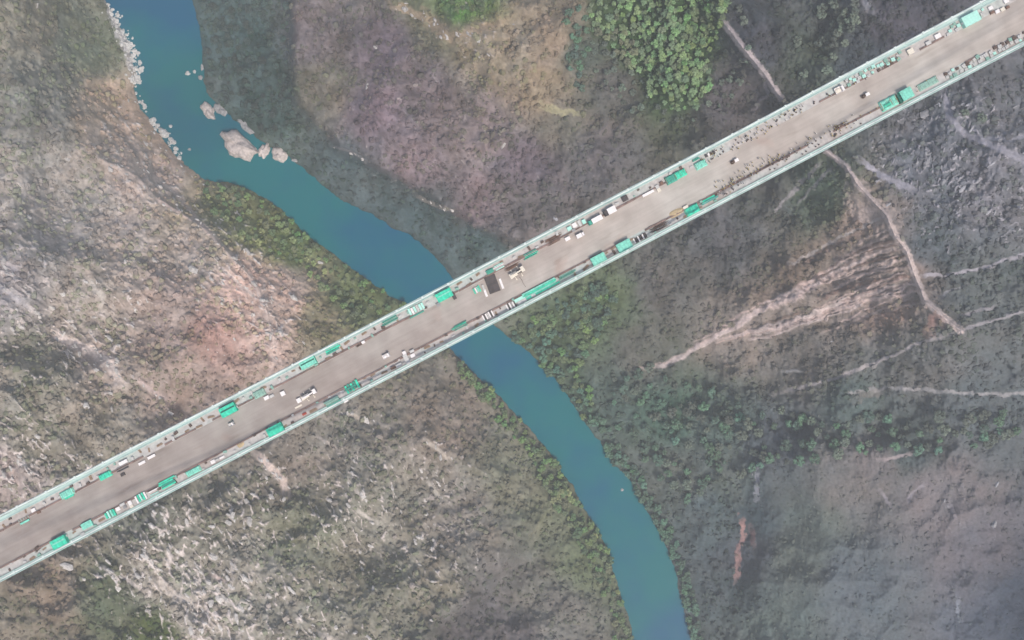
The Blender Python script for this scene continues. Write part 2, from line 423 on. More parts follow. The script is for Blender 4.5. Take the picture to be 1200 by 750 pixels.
# ---- colour of the ground cover (dry grass, leafless brush, green scrub, soil) with shade and haze painted in, by place
COVER_AND_SHADE = [(885,600,(86,93,104)),(872,700,(90,97,106)),(1060,522,(92,99,105)),(930,650,(112,118,116)),(1000,565,(122,119,122)),(650,40,(146,133,118)),(30,30,(125,122,112)),(100,30,(118,120,108)),(60,100,(122,122,116)),(110,60,(110,116,102)),(50,140,(113,113,110)),(130,120,(160,143,126)),(170,150,(176,156,138)),(150,190,(168,155,142)),
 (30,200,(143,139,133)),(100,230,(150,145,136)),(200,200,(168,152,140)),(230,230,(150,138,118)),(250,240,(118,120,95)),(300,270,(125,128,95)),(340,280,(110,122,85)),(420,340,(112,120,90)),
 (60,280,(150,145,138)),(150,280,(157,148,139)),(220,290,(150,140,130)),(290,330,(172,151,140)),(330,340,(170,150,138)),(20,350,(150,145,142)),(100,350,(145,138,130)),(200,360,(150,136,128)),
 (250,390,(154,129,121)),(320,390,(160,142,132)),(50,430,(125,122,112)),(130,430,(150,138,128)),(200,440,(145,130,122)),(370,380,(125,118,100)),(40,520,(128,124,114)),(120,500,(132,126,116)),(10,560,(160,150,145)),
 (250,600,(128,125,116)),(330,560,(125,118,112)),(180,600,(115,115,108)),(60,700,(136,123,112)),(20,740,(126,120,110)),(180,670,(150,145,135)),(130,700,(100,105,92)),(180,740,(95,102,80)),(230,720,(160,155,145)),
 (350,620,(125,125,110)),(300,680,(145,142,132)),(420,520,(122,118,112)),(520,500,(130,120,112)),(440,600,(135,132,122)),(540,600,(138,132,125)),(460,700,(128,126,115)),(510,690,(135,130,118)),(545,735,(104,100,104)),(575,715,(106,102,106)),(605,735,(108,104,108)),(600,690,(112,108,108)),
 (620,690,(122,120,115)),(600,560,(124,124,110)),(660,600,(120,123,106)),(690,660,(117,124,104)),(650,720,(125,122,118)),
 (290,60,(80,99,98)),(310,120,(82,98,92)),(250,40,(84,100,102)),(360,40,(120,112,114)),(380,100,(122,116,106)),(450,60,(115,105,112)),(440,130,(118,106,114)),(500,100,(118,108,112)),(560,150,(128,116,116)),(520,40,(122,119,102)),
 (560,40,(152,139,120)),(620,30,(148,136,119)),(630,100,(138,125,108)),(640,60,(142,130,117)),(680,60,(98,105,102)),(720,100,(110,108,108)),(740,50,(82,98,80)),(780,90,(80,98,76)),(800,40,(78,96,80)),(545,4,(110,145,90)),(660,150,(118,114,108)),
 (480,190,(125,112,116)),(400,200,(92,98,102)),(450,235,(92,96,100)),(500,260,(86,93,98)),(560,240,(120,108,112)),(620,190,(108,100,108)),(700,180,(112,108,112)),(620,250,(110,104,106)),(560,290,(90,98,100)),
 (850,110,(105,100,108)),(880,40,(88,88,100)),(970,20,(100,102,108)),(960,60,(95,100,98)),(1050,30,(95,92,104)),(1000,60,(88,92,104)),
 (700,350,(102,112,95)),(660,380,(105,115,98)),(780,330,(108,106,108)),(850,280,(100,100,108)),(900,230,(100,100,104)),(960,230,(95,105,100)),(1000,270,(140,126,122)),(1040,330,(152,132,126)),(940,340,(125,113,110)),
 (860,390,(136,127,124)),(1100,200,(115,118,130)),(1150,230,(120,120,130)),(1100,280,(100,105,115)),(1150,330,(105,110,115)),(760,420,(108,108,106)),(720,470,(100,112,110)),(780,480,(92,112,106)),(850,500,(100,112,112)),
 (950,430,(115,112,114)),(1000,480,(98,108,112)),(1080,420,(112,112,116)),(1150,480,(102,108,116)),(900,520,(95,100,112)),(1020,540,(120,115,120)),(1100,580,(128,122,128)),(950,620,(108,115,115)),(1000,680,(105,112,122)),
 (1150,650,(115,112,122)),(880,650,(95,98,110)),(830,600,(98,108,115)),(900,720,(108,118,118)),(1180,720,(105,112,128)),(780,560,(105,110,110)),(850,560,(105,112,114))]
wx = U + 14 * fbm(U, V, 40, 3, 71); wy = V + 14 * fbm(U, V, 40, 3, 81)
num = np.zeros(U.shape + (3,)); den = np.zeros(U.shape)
for a, b, c in COVER_AND_SHADE:
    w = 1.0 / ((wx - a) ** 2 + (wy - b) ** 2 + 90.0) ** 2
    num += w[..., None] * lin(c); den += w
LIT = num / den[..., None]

FAN = [(1036, 258), (1052, 285), (1076, 330), (1082, 352), (1010, 366), (930, 388), (850, 404), (800, 418), (860, 378), (930, 338), (985, 300)]
fan = smooth(-7, 9, poly_dist(U, V, FAN + FAN[:1]) * np.where(inside(U, V, FAN), 1, -1) + 6 * fbm(U, V, 20, 3, 215))
LIT = LIT * (1 - .8 * fan[..., None]) + .8 * fan[..., None] * lin((142, 132, 129))
CLIFF_SHADE = [(205, -300), (216, -60), (228, 0), (238, 40), (240, 80), (244, 108), (262, 130), (300, 162), (345, 188), (372, 213), (400, 234), (440, 255), (478, 275), (508, 298), (530, 325), (560, 340), (600, 300), (590, 284), (560, 266), (520, 246), (480, 219), (430, 194), (396, 176), (380, 154), (350, 126), (341, 102), (343, 60), (344, 30), (340, -20), (336, -300)]
cliff = smooth(-2.5, 2.5, poly_dist(U, V, CLIFF_SHADE + CLIFF_SHADE[:1]) * np.where(inside(U, V, CLIFF_SHADE), 1, -1) + 5 * fbm(U, V, 14, 3, 217))
LIT = LIT * (1 - .6 * cliff[..., None]) + .6 * cliff[..., None] * lin((84, 97, 100)) * (1 + .35 * fbm(U, V, 24, 3, 223))[..., None]  # dark greenery and the cliff's shade painted as one tone
# the left bank is lightened in colour, its crest more to offset slope shade, all of it greyer
crest_l = np.exp(-poly_dist(U, V, [(30, 240), (120, 200), (200, 270), (260, 330), (310, 400)]) / 55.0)
LIT *= (1 + .22 * (1 - smooth(570, 720, U)) * (1 - .7 * smooth(480, 600, V)) + .22 * crest_l)[..., None]
rt = smooth(660, 860, U)[..., None]
LIT = LIT * (1 + rt * np.array([.015, .012, -.035]))
grey = LIT.mean(-1, keepdims=True)
LIT = LIT * .84 + grey * .16 * np.array([1.01, 1.0, .98])
# dark leafless scrub and paler grass mottling
mott = fbm(U, V, 9, 3, 91)
mott2 = fbm(U, V, 26, 3, 95)
edge_calm = 1 - .35 * smooth(560, 680, U) - .35 * smooth(840, 960, U) * smooth(430, 560, V)
LIT *= (1 + (.24 * mott + .32 * mott2 + .16 * fbm(U, V, 70, 2, 97)) * edge_calm)[..., None]
hue = fbm(U, V, 33, 3, 99)
LIT *= np.stack([1 + .05 * hue, 1 - .02 * hue, 1 - .05 * hue], -1)

# limestone showing through: strands and blotches, denser on the left hills
ROCKY = [(80,240,70,.55),(160,270,60,.5),(20,330,70,.9),(100,400,70,.8),(60,300,50,.7),(190,210,60,.8),(270,310,60,.8),(310,370,45,.9),(130,340,60,.7),(20,540,60,.95),(90,560,50,.7),(120,480,80,.45),(60,430,70,.5),(150,150,50,.8),
         (200,650,65,1.15),(250,720,70,1.15),(285,600,40,1.0),(130,650,50,.8),(290,620,50,.9),(330,720,60,.9),(420,600,80,.8),(510,560,50,.7),(500,650,60,.7),(330,560,40,.7),(230,600,40,.7),(60,150,60,.3),(70,60,90,.3),
         (1120,190,80,.9),(1060,200,40,.7),(1180,240,50,.7),(560,40,40,.6),(480,120,120,.35),(560,200,80,.35),(640,200,80,.25),(1140,600,70,.35),(1000,330,60,.4),(1120,690,30,.3),(420,720,60,.5),(60,700,60,.3),(430,510,60,.35),(180,440,70,.4),(900,560,25,.3)]
rockz = np.zeros(U.shape)
for a, b, r, s in ROCKY: rockz = np.maximum(rockz, s * np.exp(-((U - a) ** 2 + (V - b) ** 2) / (2 * r * r)))
def strands(ang, sc, st, seed):
    ca, sa = math.cos(R(ang)), math.sin(R(ang))
    p = U * ca + V * sa; q = -U * sa + V * ca
    return ridged(p / st + 3 * fbm(U, V, 25, 2, seed), q + 3 * fbm(U, V, 14, 2, seed + 3), sc, 2, seed + 7)
s1 = np.where((V < 470) | (U < 90), strands(42, 13, 2.4, 110), strands(58, 11, 2.0, 130))
s1 = np.where((U > 850) & (V < 300), strands(-50, 11, 1.6, 150), s1)
blot = fbm(U, V, 12, 4, 170, .65)
rock = smooth(.80, .98, s1 + .30 * blot + .30 * (rockz - .75)) * smooth(.08, .5, rockz)
rock = np.maximum(rock, smooth(.20, .50, blot + .25 * fbm(U, V, 4, 2, 175) + .35 * (rockz - .8)) * smooth(.1, .6, rockz) * .85)
rock = np.clip(rock, 0, 1) * (D > 3)
rock_lit = np.where((U < 640)[..., None], lin((206, 198, 190)), lin((170, 168, 172)))

# bare earth tracks, scree streaks, erosion strands (place, half width, colour, strength, ragged edge)
PALE = (196, 180, 172); PINK = (188, 171, 164)
TRACKS = [(CREST_R[:4], 3.6, (176,167,166), 1, .8), (CREST_R[5:9], 3.0, (188,176,171), 1, .8), (CREST_R[8:], 3.6, (194,181,174), 1, .8),
 ([(1004,226),(1010,246),(1028,252),(1042,260)], 12, (180,167,160), .9, 1.4),
 ([(1034,257),(1010,266),(987,276),(956,295),(925,309)], 1.6, (178,172,168), .8, 1.5),
 ([(1060,290),(1026,295),(995,309),(968,326),(933,345),(895,361),(856,384),(817,407),(779,427),(745,434)], 2.2, (192,180,175), .9, 1.4),([(960,331),(933,346),(900,360)], 4.2, (186,172,166), .8, 1.4),
 ([(1067,303),(1034,309),(995,318),(970,328)], 1.8, (184,168,160), .9, 1.0),([(1068,313),(1026,318),(990,327)], 1.6, (172,156,149), .85, 1.0),
 ([(1076,332),(1041,338),(1010,345),(972,359),(941,371),(906,384),(879,389),(840,400)], 2.1, (194,182,175), .95, 1.3),([(1076,340),(1050,348),(1015,356),(980,366)], 3.2, (163,149,142), .7, 1.5),
 ([(1050,281),(1020,288),(990,301)], 1.4, (112,98,98), .8, 1.0),([(1056,286),(1030,290),(1005,298)], 1.2, (108,94,94), .8, 1.0),([(1064,300),(1030,304),(1000,312)], 1.2, (116,98,96), .8, 1.0),([(1070,322),(1030,328),(995,336),(960,350)], 2.0, (120,102,100), .7, 1.2),
 ([(1084,353),(1050,362),(1010,370),(960,378)], 1.8, (150,140,136), .6, 1.6),([(920,375),(890,384),(860,396)], 1.3, (170,160,158), .7, 1.2),([(900,378),(940,366)], 1.2, (120,104,100), .7, 1.0),
 ([(1106,380),(1096,370),(1088,392)], 4.5, (160,132,126), .75, 1.5),
 ([(1126,388),(1103,394),(1076,403),(1038,419),(1003,434),(972,446),(940,453),(905,462)], 1.7, (170,164,163), .85, 1.3),([(990,460),(1040,455),(1090,457),(1150,462),(1210,461)], 1.8, (162,160,160), .8, 1.6),
 ([(1000,468),(1015,462),(1040,458)], 4, (140,134,130), .6, 1.6),([(912,436),(930,434),(942,436)], 1.4, (160,160,160), .7, 1.2),
 ([(1126,388),(1160,376),(1210,361)], 1.5, (164,160,163), .8, 1.2),([(1126,371),(1150,363),(1168,358)], 1.4, (158,154,158), .75, 1.2),([(1080,324),(1126,320),(1157,313),(1210,294)], 1.7, (164,161,166), .85, 1.2),([(1100,347),(1120,339),(1136,333)], 1.5, (155,155,158), .7, 1.2),
 ([(1106,104),(1113,136),(1132,158),(1165,171),(1215,195)], 3.5, (150,149,156), 1, .9),([(1007,187),(1034,206),(1050,213),(1072,223)], 3.4, (166,164,170), .95, 1.4),([(1008,-5),(1021,14)], 3.5, (155,155,160), .8, 1.0),([(1030,16),(1033,24)],3,(140,140,150),.6,1.2),
 ([(1150,160),(1180,165),(1210,158)], 2.0, (165,165,172), .6, 1.5),
 ([(58,388),(85,402),(112,414),(130,428),(142,452)], 4.8, (216,204,193), 1, 1.0),([(70,405),(100,412),(125,432),(140,450)], 6.0, (165,155,148), .6, 1.4),([(120,412),(138,424)], 2, PALE, .7, 1.2),([(158,442),(178,458),(198,470)], 2.2, PALE, .8, 1.3),
 ([(118,188),(160,206),(175,226)], 3.0, (190,178,168), .8, 1.5),([(165,195),(205,225),(235,262),(272,300),(300,332)], 2.5, (192,178,168), .8, 1.5),([(180,232),(215,252),(240,266)], 2.0, PALE, .7, 1.4),([(300,332),(312,365),(322,405),(318,440)], 3.0, (195,180,170), .8, 1.4),
 ([(255,310),(283,335),(300,350)], 2.0, (205,195,185), .8, 1.2),([(310,340),(325,352),(335,365)], 4.0, (190,172,160), .5, 1.6),
 ([(297,528),(314,545),(330,560),(336,578)], 3.6, (205,190,178), .95, 1.1),([(400,482),(430,493),(458,500)], 1.6, (180,172,160), .8, 1.2),([(498,516),(515,528),(528,541)], 2.0, (182,174,162), .9, 1.2),([(370,510),(400,530)],1.6,(180,172,165),.7,1.3),
 ([(405,560),(425,585)], 1.8, (185,180,172), .8, 1.2),([(416,596),(440,612)], 2.0, (190,185,175), .9, 1.2),([(500,562),(518,588)], 2.0, (182,178,168), .8, 1.2),([(180,680),(210,700),(235,712)], 4.0, (196,188,178), .8, 1.7),([(115,662),(150,680),(180,700)], 2.2, (190,182,175), .8, 1.5),
 ([(272,685),(272,660),(280,655)], 2.2, (195,188,178), .8, 1.4),([(245,672),(268,684)], 1.8, PALE, .8, 1.3),([(370,740),(395,752)], 3.0, (195,188,178), .8, 1.4),
 ([(128,2),(141,38),(153,62),(158,88)], 5.0, (190,188,188), .8, 1.7),([(158,110),(178,142),(200,166),(210,180)], 3.0, (186,176,168), .8, 1.5),([(150,95),(175,150),(215,190),(238,208)], 9.0, (172,152,134), .6, 1.5),
 ([(460,4),(500,22),(525,44),(560,34),(600,22)], 4.0, (180,162,140), .7, 1.5),([(500,18),(515,35),(530,45)], 7.0, (172,155,134), .7, 1.6),
 ([(869,606),(872,628),(864,646),(866,662),(862,682)], 2.6, (166,136,132), .9, 1.8),([(880,618),(884,640)],2.5,(150,118,118),.6,1.4),([(888,552),(886,584)], 2.5, (165,165,172), .8, 1.6),
 ([(386,170),(412,178),(432,190)], 1.3, (140,138,140), .8, 1.0),([(484,226),(500,236),(532,248)], 2.0, (160,150,142), .7, 1.3),([(962,190),(940,214),(905,250)], 1.8, (150,146,148), .8, 1.3),([(975,196),(950,222),(935,240)], 1.4, (145,142,145), .7, 1.3),
 ([(636,124),(648,128),(664,132),(682,131)], 3.2, (166,162,134), .75, 1.9),([(895,85),(900,112),(882,128)], 2.0, (140,135,140), .7, 1.5),
 ([(1032,575),(1045,595)], 1.6, (155,150,155), .7, 1.3),([(1085,565),(1060,590)], 1.6, (158,152,156), .7, 1.3),([(1030,540),(1060,532),(1072,528)], 1.8, (165,155,155), .8, 1.2),([(1112,588),(1122,612)], 1.4, (150,145,150), .6, 1.3),([(1122,700),(1124,728)], 2.0, (155,160,168), .7, 1.6),
 ([(740,555),(748,562)], 2.5, (165,165,170), .6, 1.3),([(232,395),(262,400)], 14, (160,124,116), .45, 1.6),([(0,305),(25,318)], 2.5, (195,190,188), .8, 1.5),([(0,335),(40,365)], 2.2, (190,186,184), .8, 1.5),([(100,325),(118,345),(122,365)], 3.0, (195,190,180), .7, 1.7)]
for k in range(30):      # fine pale rills beside the two main streaks of the spur
    src = random.choice([[(1060,290),(1026,295),(995,309),(968,326),(933,345),(895,361),(856,384),(817,407),(779,427),(745,434)], [(1076,332),(1041,338),(1010,345),(972,359),(941,371),(906,384),(879,389),(840,400)]])
    i0 = random.randrange(0, len(src) - 3); i1 = min(len(src), i0 + random.choice([3, 3, 4, 5])); oy = random.uniform(-9, 11); ox = random.uniform(-5, 5)
    TRACKS.append(([(x + ox, y + oy) for x, y in src[i0:i1]], random.uniform(.6, 1.2), random.choice([(196, 184, 178), (184, 168, 162), (178, 160, 153)]), random.uniform(.5, .85), 1.3))
for k in range(16):      # fine rills running down the eroded spur
    f = k / 15; a = (1040 + 34 * f + random.uniform(-3, 3), 262 + 92 * f); L = random.uniform(40, 110)
    TRACKS.append(([a, (a[0] - .5 * L, a[1] + .20 * L), (a[0] - L, a[1] + random.uniform(.36, .48) * L)], random.uniform(.7, 1.5), random.choice([PALE, PINK, (150, 132, 128), (120, 108, 108)]), random.uniform(.5, .8), 1.1))
TRACK = np.zeros(U.shape)
rag = fbm(U, V, 7, 3, 201); rag2 = fbm(U, V, 3.2, 2, 205)
for ti, (pts, hw, c, st, rg) in enumerate(TRACKS):
    xs = [p[0] for p in pts]; ys = [p[1] for p in pts]; mg = hw * 3 + 8
    i0, i1 = np.searchsorted(VS, [min(ys) - mg, max(ys) + mg]); j0, j1 = np.searchsorted(US, [min(xs) - mg, max(xs) + mg])
    sl = (slice(i0, i1), slice(j0, j1))
    if i1 <= i0 or j1 <= j0: continue
    wob = 2.2 * rg * fbm(U[sl], V[sl], 15, 2, 211)
    d = poly_dist(U[sl] + wob, V[sl] + wob, pts)
    m = 1 - smooth(hw * .75, hw * 1.6, d + hw * rg * (.7 * rag[sl] + .5 * rag2[sl]))
    m = m * st * np.clip(.95 + .55 * fbm(U[sl], V[sl], 11, 2, 217), 0, 1)
    if ti > 2:
        e = np.minimum(np.hypot(U[sl] - pts[0][0], V[sl] - pts[0][1]), np.hypot(U[sl] - pts[-1][0], V[sl] - pts[-1][1]))
        m = m * (.25 + .75 * smooth(0, 45 if len(pts) > 7 else 4 + 2.2 * hw, e))
    LIT[sl] = LIT[sl] * (1 - m[..., None]) + m[..., None] * lin(c) * (1 + .15 * rag2[sl])[..., None]
    TRACK[sl] = np.maximum(TRACK[sl], m)
rock = rock * (1 - TRACK)
LIT = LIT * (1 - rock[..., None]) + rock_lit * rock[..., None]
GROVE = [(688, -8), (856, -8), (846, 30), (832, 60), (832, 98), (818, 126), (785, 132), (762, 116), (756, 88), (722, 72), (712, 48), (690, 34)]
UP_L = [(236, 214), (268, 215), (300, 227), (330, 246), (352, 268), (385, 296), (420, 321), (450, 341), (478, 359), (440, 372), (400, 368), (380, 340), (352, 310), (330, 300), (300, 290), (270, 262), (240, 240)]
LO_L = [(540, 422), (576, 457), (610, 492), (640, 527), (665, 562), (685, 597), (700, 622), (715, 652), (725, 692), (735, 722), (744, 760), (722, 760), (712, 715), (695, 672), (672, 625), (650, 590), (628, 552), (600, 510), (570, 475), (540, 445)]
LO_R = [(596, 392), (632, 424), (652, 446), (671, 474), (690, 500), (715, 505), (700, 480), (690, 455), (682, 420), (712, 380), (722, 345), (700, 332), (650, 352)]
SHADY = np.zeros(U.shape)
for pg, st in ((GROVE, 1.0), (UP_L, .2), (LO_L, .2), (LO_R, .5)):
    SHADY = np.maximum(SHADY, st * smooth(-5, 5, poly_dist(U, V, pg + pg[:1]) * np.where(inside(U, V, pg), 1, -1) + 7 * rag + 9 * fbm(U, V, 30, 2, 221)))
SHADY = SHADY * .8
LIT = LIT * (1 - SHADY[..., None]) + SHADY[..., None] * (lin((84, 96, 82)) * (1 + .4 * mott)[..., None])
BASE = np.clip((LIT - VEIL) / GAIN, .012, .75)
wet = (1 - smooth(0, 3, D)) * (~INS)
BASE = BASE * (1 - .35 * wet[..., None])
BASE[INS] = (.05, .08, .08)
# the rock stands proud, the scrub floor sinks, trodden ground is smoother
Z = Z + .65 * TRACK * (1 - fan) * np.where(INS, 0, np.maximum(ZS, WATER_Z + .3) - Z)
Z = Z + (~INS) * smooth(2, 15, D) * (1.6 * rock * (1 + blot) + .7 * mott + .4 * rag2 + 2.0 * TRACK * fan)

Z = Z + (~INS) * smooth(4, 25, D) * np.clip(rockz + .25 * (U < 700), 0, 1) * (1 - TRACK) * np.where(U < 700, 3.6, 1.8) * (s1 - .55)

def to_world(u, v, z):
    k = (CAM_H - z) / CAM_H / PPM
    return (u - 600) * k, -(v - 375) * k
WX, WY = to_world(U, V, Z)
ny, nx = U.shape
idx = np.arange(nx * ny).reshape(ny, nx)
F = np.stack([idx[:-1, :-1], idx[1:, :-1], idx[1:, 1:], idx[:-1, 1:]], -1).reshape(-1, 4)
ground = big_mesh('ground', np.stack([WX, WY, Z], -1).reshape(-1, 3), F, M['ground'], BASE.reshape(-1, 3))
tag(ground, kind='structure')

# river sheet, banks taken well into the ground
mb = MB()
rv = [to_world(x - 12, y + 12, WATER_Z) for x, y in LEFT_BANK]
rw = [to_world(x + 12, y - 12, WATER_Z) for x, y in RIGHT_BANK]
mb.add([(x, y, WATER_Z) for x, y in rv] + [(x, y, WATER_Z) for x, y in rw], [list(range(len(rv))) + list(range(len(rv) + len(rw) - 1, len(rv) - 1, -1))])
tag(mb.build('river', M['water']), kind='structure')

def sample(arr, u, v):
    j = np.clip(np.searchsorted(US, u) - 1, 0, nx - 2); i = np.clip(np.searchsorted(VS, v) - 1, 0, ny - 2)
    fu = ((u - US[j]) / (US[j + 1] - US[j])); fv = ((v - VS[i]) / (VS[i + 1] - VS[i]))
    if arr.ndim == 3: fu = fu[..., None]; fv = fv[..., None]
    return (arr[i, j] * (1 - fu) + arr[i, j + 1] * fu) * (1 - fv) + (arr[i + 1, j] * (1 - fu) + arr[i + 1, j + 1] * fu) * fv
def ground_at(u, v):
    z = float(sample(Z, np.array([u]), np.array([v]))[0])
    x, y = to_world(u, v, z)
    return x, y, z

# ------------------------------------------------------------------ scrub: tens of thousands of low bushes, one mass
ICO_V = []
g_ = (1 + 5 ** .5) / 2
for a, b in ((-1, g_), (1, g_), (-1, -g_), (1, -g_)):
    ICO_V += [(a, b, 0), (0, a, b), (b, 0, a)]
ICO_V = np.array(ICO_V) / math.hypot(1, g_)
def hull_faces(v):
    f = []
    n = len(v)
    for i in range(n):
        for j in range(i + 1, n):
            for k in range(j + 1, n):
                nn = np.cross(v[j] - v[i], v[k] - v[i]); s = (v - v[i]) @ nn
                if (s <= 1e-6).all(): f.append((i, j, k))
                elif (s >= -1e-6).all(): f.append((i, k, j))
    return np.array(f)
ICO_F = hull_faces(ICO_V)
def scrub(name, n, label):
    u = rng.uniform(-260, 1460, n); v = rng.uniform(-260, 1010, n)
    d = sample(D, u, v); ins = in_river(u, v)
    dens = .55 + .9 * fbm(u, v, 30, 3, 301)
    dens = dens * (1 - np.minimum(1, 1.5 * sample(TRACK, u, v))) * (1 - np.minimum(1, 1.3 * sample(rock, u, v)))
    dens = dens * (1 - .75 * sample(fan, u, v)) * (1 - .6 * sample(SHADY, u, v)) * (1 - .5 * smooth(830, 930, u) * smooth(430, 540, v))
    keep = (~ins) & (d > 2) & (rng.random(n) < dens)
    u, v = u[keep], v[keep]; n = len(u)
    z = sample(Z, u, v); x, y = to_world(u, v, z)
    r = np.minimum(rng.gamma(2.2, .52, n) + .5, 3.0)
    r = r * np.where(u > 640, .92, 1.0)
    h = r * rng.uniform(.6, 1.2, n)
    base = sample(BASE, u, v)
    green = smooth(-.1, .3, fbm(u, v, 60, 2, 311) + .5 * rng.normal(size=n) * .5)
    far_r = smooth(830, 930, u) * smooth(430, 540, v)
    h = h * (1 - .5 * far_r); r = r * (1 - .2 * far_r)
    calm = (.33 - .08 * smooth(560, 680, u) - .13 * smooth(840, 960, u) * smooth(430, 560, v))[:, None]
    tint = np.where(green[:, None] > .5, np.array([.62, .74, .52]), np.array([.70, .66, .64]))
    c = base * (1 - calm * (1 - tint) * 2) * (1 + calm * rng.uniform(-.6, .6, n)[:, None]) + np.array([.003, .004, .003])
    P = ICO_V[None] * (1 + rng.uniform(-.38, .38, (n, 12, 1)))
    P = P * np.stack([r * rng.uniform(.8, 1.3, n), r * rng.uniform(.8, 1.3, n), h], -1)[:, None, :]
    P = P + np.stack([x, y, z + h * .35], -1)[:, None, :]
    Fc = (ICO_F[None] + 12 * np.arange(n)[:, None, None]).reshape(-1, 3)
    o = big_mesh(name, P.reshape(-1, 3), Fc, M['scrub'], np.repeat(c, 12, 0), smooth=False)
    tag(o, label, 'scrub', kind='stuff')
scrub('scrub', 150000, 'low dry scrub and brush covering the valley slopes')

# ------------------------------------------------------------------ limestone ribs and blocks breaking through the slope, one mass
def outcrops(name, n, label):
    u = rng.uniform(-260, 1460, n); v = rng.uniform(-260, 1010, n)
    rk = sample(rock, u, v) + .5 * sample(TRACK, u, v) * (u < 560)
    keep = (~in_river(u, v)) & (sample(D, u, v) > 4) & (rng.random(n) < rk * 1.1 * (1 - .8 * sample(TRACK, u, v) * (u > 640)))
    u, v = u[keep], v[keep]; n = len(u)
    z = sample(Z, u, v); x, y = to_world(u, v, z)
    L = rng.gamma(2.4, .72, n) + .55; W = L * rng.uniform(.22, .6, n); H = W * rng.uniform(.5, 1.1, n)
    a = -np.where(u > 850, R(-45), np.where(v < 470, R(42), R(55))) + rng.normal(size=n) * .45
    P = ICO_V[None] * (1 + rng.uniform(-.3, .3, (n, 12, 1))) * np.stack([L, W, H], -1)[:, None, :]
    ca, sa = np.cos(a)[:, None], np.sin(a)[:, None]
    P = np.stack([P[..., 0] * ca - P[..., 1] * sa, P[..., 0] * sa + P[..., 1] * ca, P[..., 2]], -1) + np.stack([x, y, z + .15 * H], -1)[:, None, :]
    c = np.where((u < 640)[:, None], np.array([.56, .53, .50]), np.array([.36, .355, .375])) * rng.uniform(.72, 1.12, n)[:, None]
    big_mesh(name, P.reshape(-1, 3), (ICO_F[None] + 12 * np.arange(n)[:, None, None]).reshape(-1, 3), M['scrub'], np.repeat(c, 12, 0), smooth=False)
    tag(bpy.data.objects[name], label, 'rock', kind='stuff')
outcrops('rock_outcrops', 120000, 'pale limestone ribs and blocks breaking through the slopes')

# ------------------------------------------------------------------ trees
def leaf_cloud(mb, r, h, z0, nclump, nleaf, ls, rnd):
    # a domed crown: leaf sprays on several bulging lobes, with ragged gaps between them
    lobes = [(0, 0, z0 + h * .62, r * .55)]
    for c in range(nclump - 1):
        t = c * 2.4 + rnd.uniform(-.5, .5); q = r * rnd.uniform(.38, .78)
        lobes.append((q * math.cos(t), q * math.sin(t), z0 + h * (.78 - .42 * (q / r) ** 1.5 + rnd.uniform(-.10, .10)), r * rnd.uniform(.24, .40)))
    for cx, cy, cz, cr in lobes:
        for k in range(nleaf):
            d = Vector((rnd.gauss(0, 1), rnd.gauss(0, 1), rnd.gauss(.45, .8))).normalized()
            p = Vector((cx, cy, cz)) + d * cr * rnd.uniform(.75, 1.05)
            nrm = (d * 1.4 + Vector((rnd.uniform(-.5, .5), rnd.uniform(-.5, .5), rnd.uniform(-.2, .5)))).normalized()
            a = nrm.orthogonal().normalized(); a.rotate(Quaternion(nrm, rnd.uniform(0, 6.28))); b = nrm.cross(a)
            s = ls * rnd.uniform(.7, 1.3)
            mb.add([p - a * s, p + b * s * .6 + nrm * s * .15, p + a * s, p - b * s * .6 + nrm * s * .15], [(0, 1, 2), (0, 2, 3)])
def tree_meshes(seed, r, h, nclump, nleaf, ls):
    rnd = random.Random(seed)
    t = MB()
    tr = .055 * h
    t.tube((0, 0, -1.2), (rnd.uniform(-.2, .2), rnd.uniform(-.2, .2), h * .42), tr, tr * .65, 7)
    for k in range(5):
        a = k * 1.26 + rnd.uniform(-.3, .3)
        t.tube((0, 0, h * rnd.uniform(.28, .42)), (r * .55 * math.cos(a), r * .55 * math.sin(a), h * rnd.uniform(.55, .75)), tr * .5, tr * .18, 5)
    c = MB(); leaf_cloud(c, r, h, 0, nclump, nleaf, ls, rnd)
    return t, c
TREE = {}
def tree_protos(kind, mats, r, h, nclump, nleaf, ls, nvar=3):
    out = []
    for mi, mm in enumerate(mats):
        for k in range(nvar):
            t, c = tree_meshes(100 * mi + 7 * k + hash(kind) % 1 + len(kind), r, h * (1 + .08 * k), nclump, nleaf, ls)
            out.append((mi, t.mesh('trunk', M['bark']), c.mesh('crown', M[mm])))
    TREE[kind] = out
def plant(kind, name, cat, u, v, s, mi, label, group):
    x, y, z = ground_at(u, v)
    opts = [p for p in TREE[kind] if p[0] == mi]
    _, tm, cm = random.choice(opts)
    e = bpy.data.objects.new(name, None); COL.objects.link(e)
    e.empty_display_size = 1
    e.location = (x, y, z - .1); e.rotation_euler = (0, 0, random.uniform(0, 6.28))
    e.scale = (s * random.uniform(.9, 1.15), s * random.uniform(.9, 1.15), s)
    tag(e, label, cat, group)
    for nm, me in (('trunk', tm), ('crown', cm)):
        o = bpy.data.objects.new(nm, me); COL.objects.link(o); o.parent = e
    return e
def scatter(poly, spacing, n_max, seed, avoid=1.0):
    """Blue-noise-like points inside a plan polygon."""
    g = random.Random(seed)
    xs = [p[0] for p in poly]; ys = [p[1] for p in poly]
    pts = []; tries = 0
    while len(pts) < n_max and tries < 60 * n_max:
        tries += 1
        p = (g.uniform(min(xs), max(xs)), g.uniform(min(ys), max(ys)))
        a = np.array([p[0]]), np.array([p[1]])
        if not inside(*a, poly)[0] or in_river(*a)[0]: continue
        if bank_dist(*a)[0] < avoid: continue
        sp = (spacing * g.uniform(.5, 1.2)) ** 2
        if all((p[0] - q[0]) ** 2 + (p[1] - q[1]) ** 2 > sp for q in pts): pts.append(p)
    return pts
tree_protos('grove', ['leaf_bright', 'leaf_mid', 'leaf_olive'], 4.2, 8.5, 12, 60, .60)
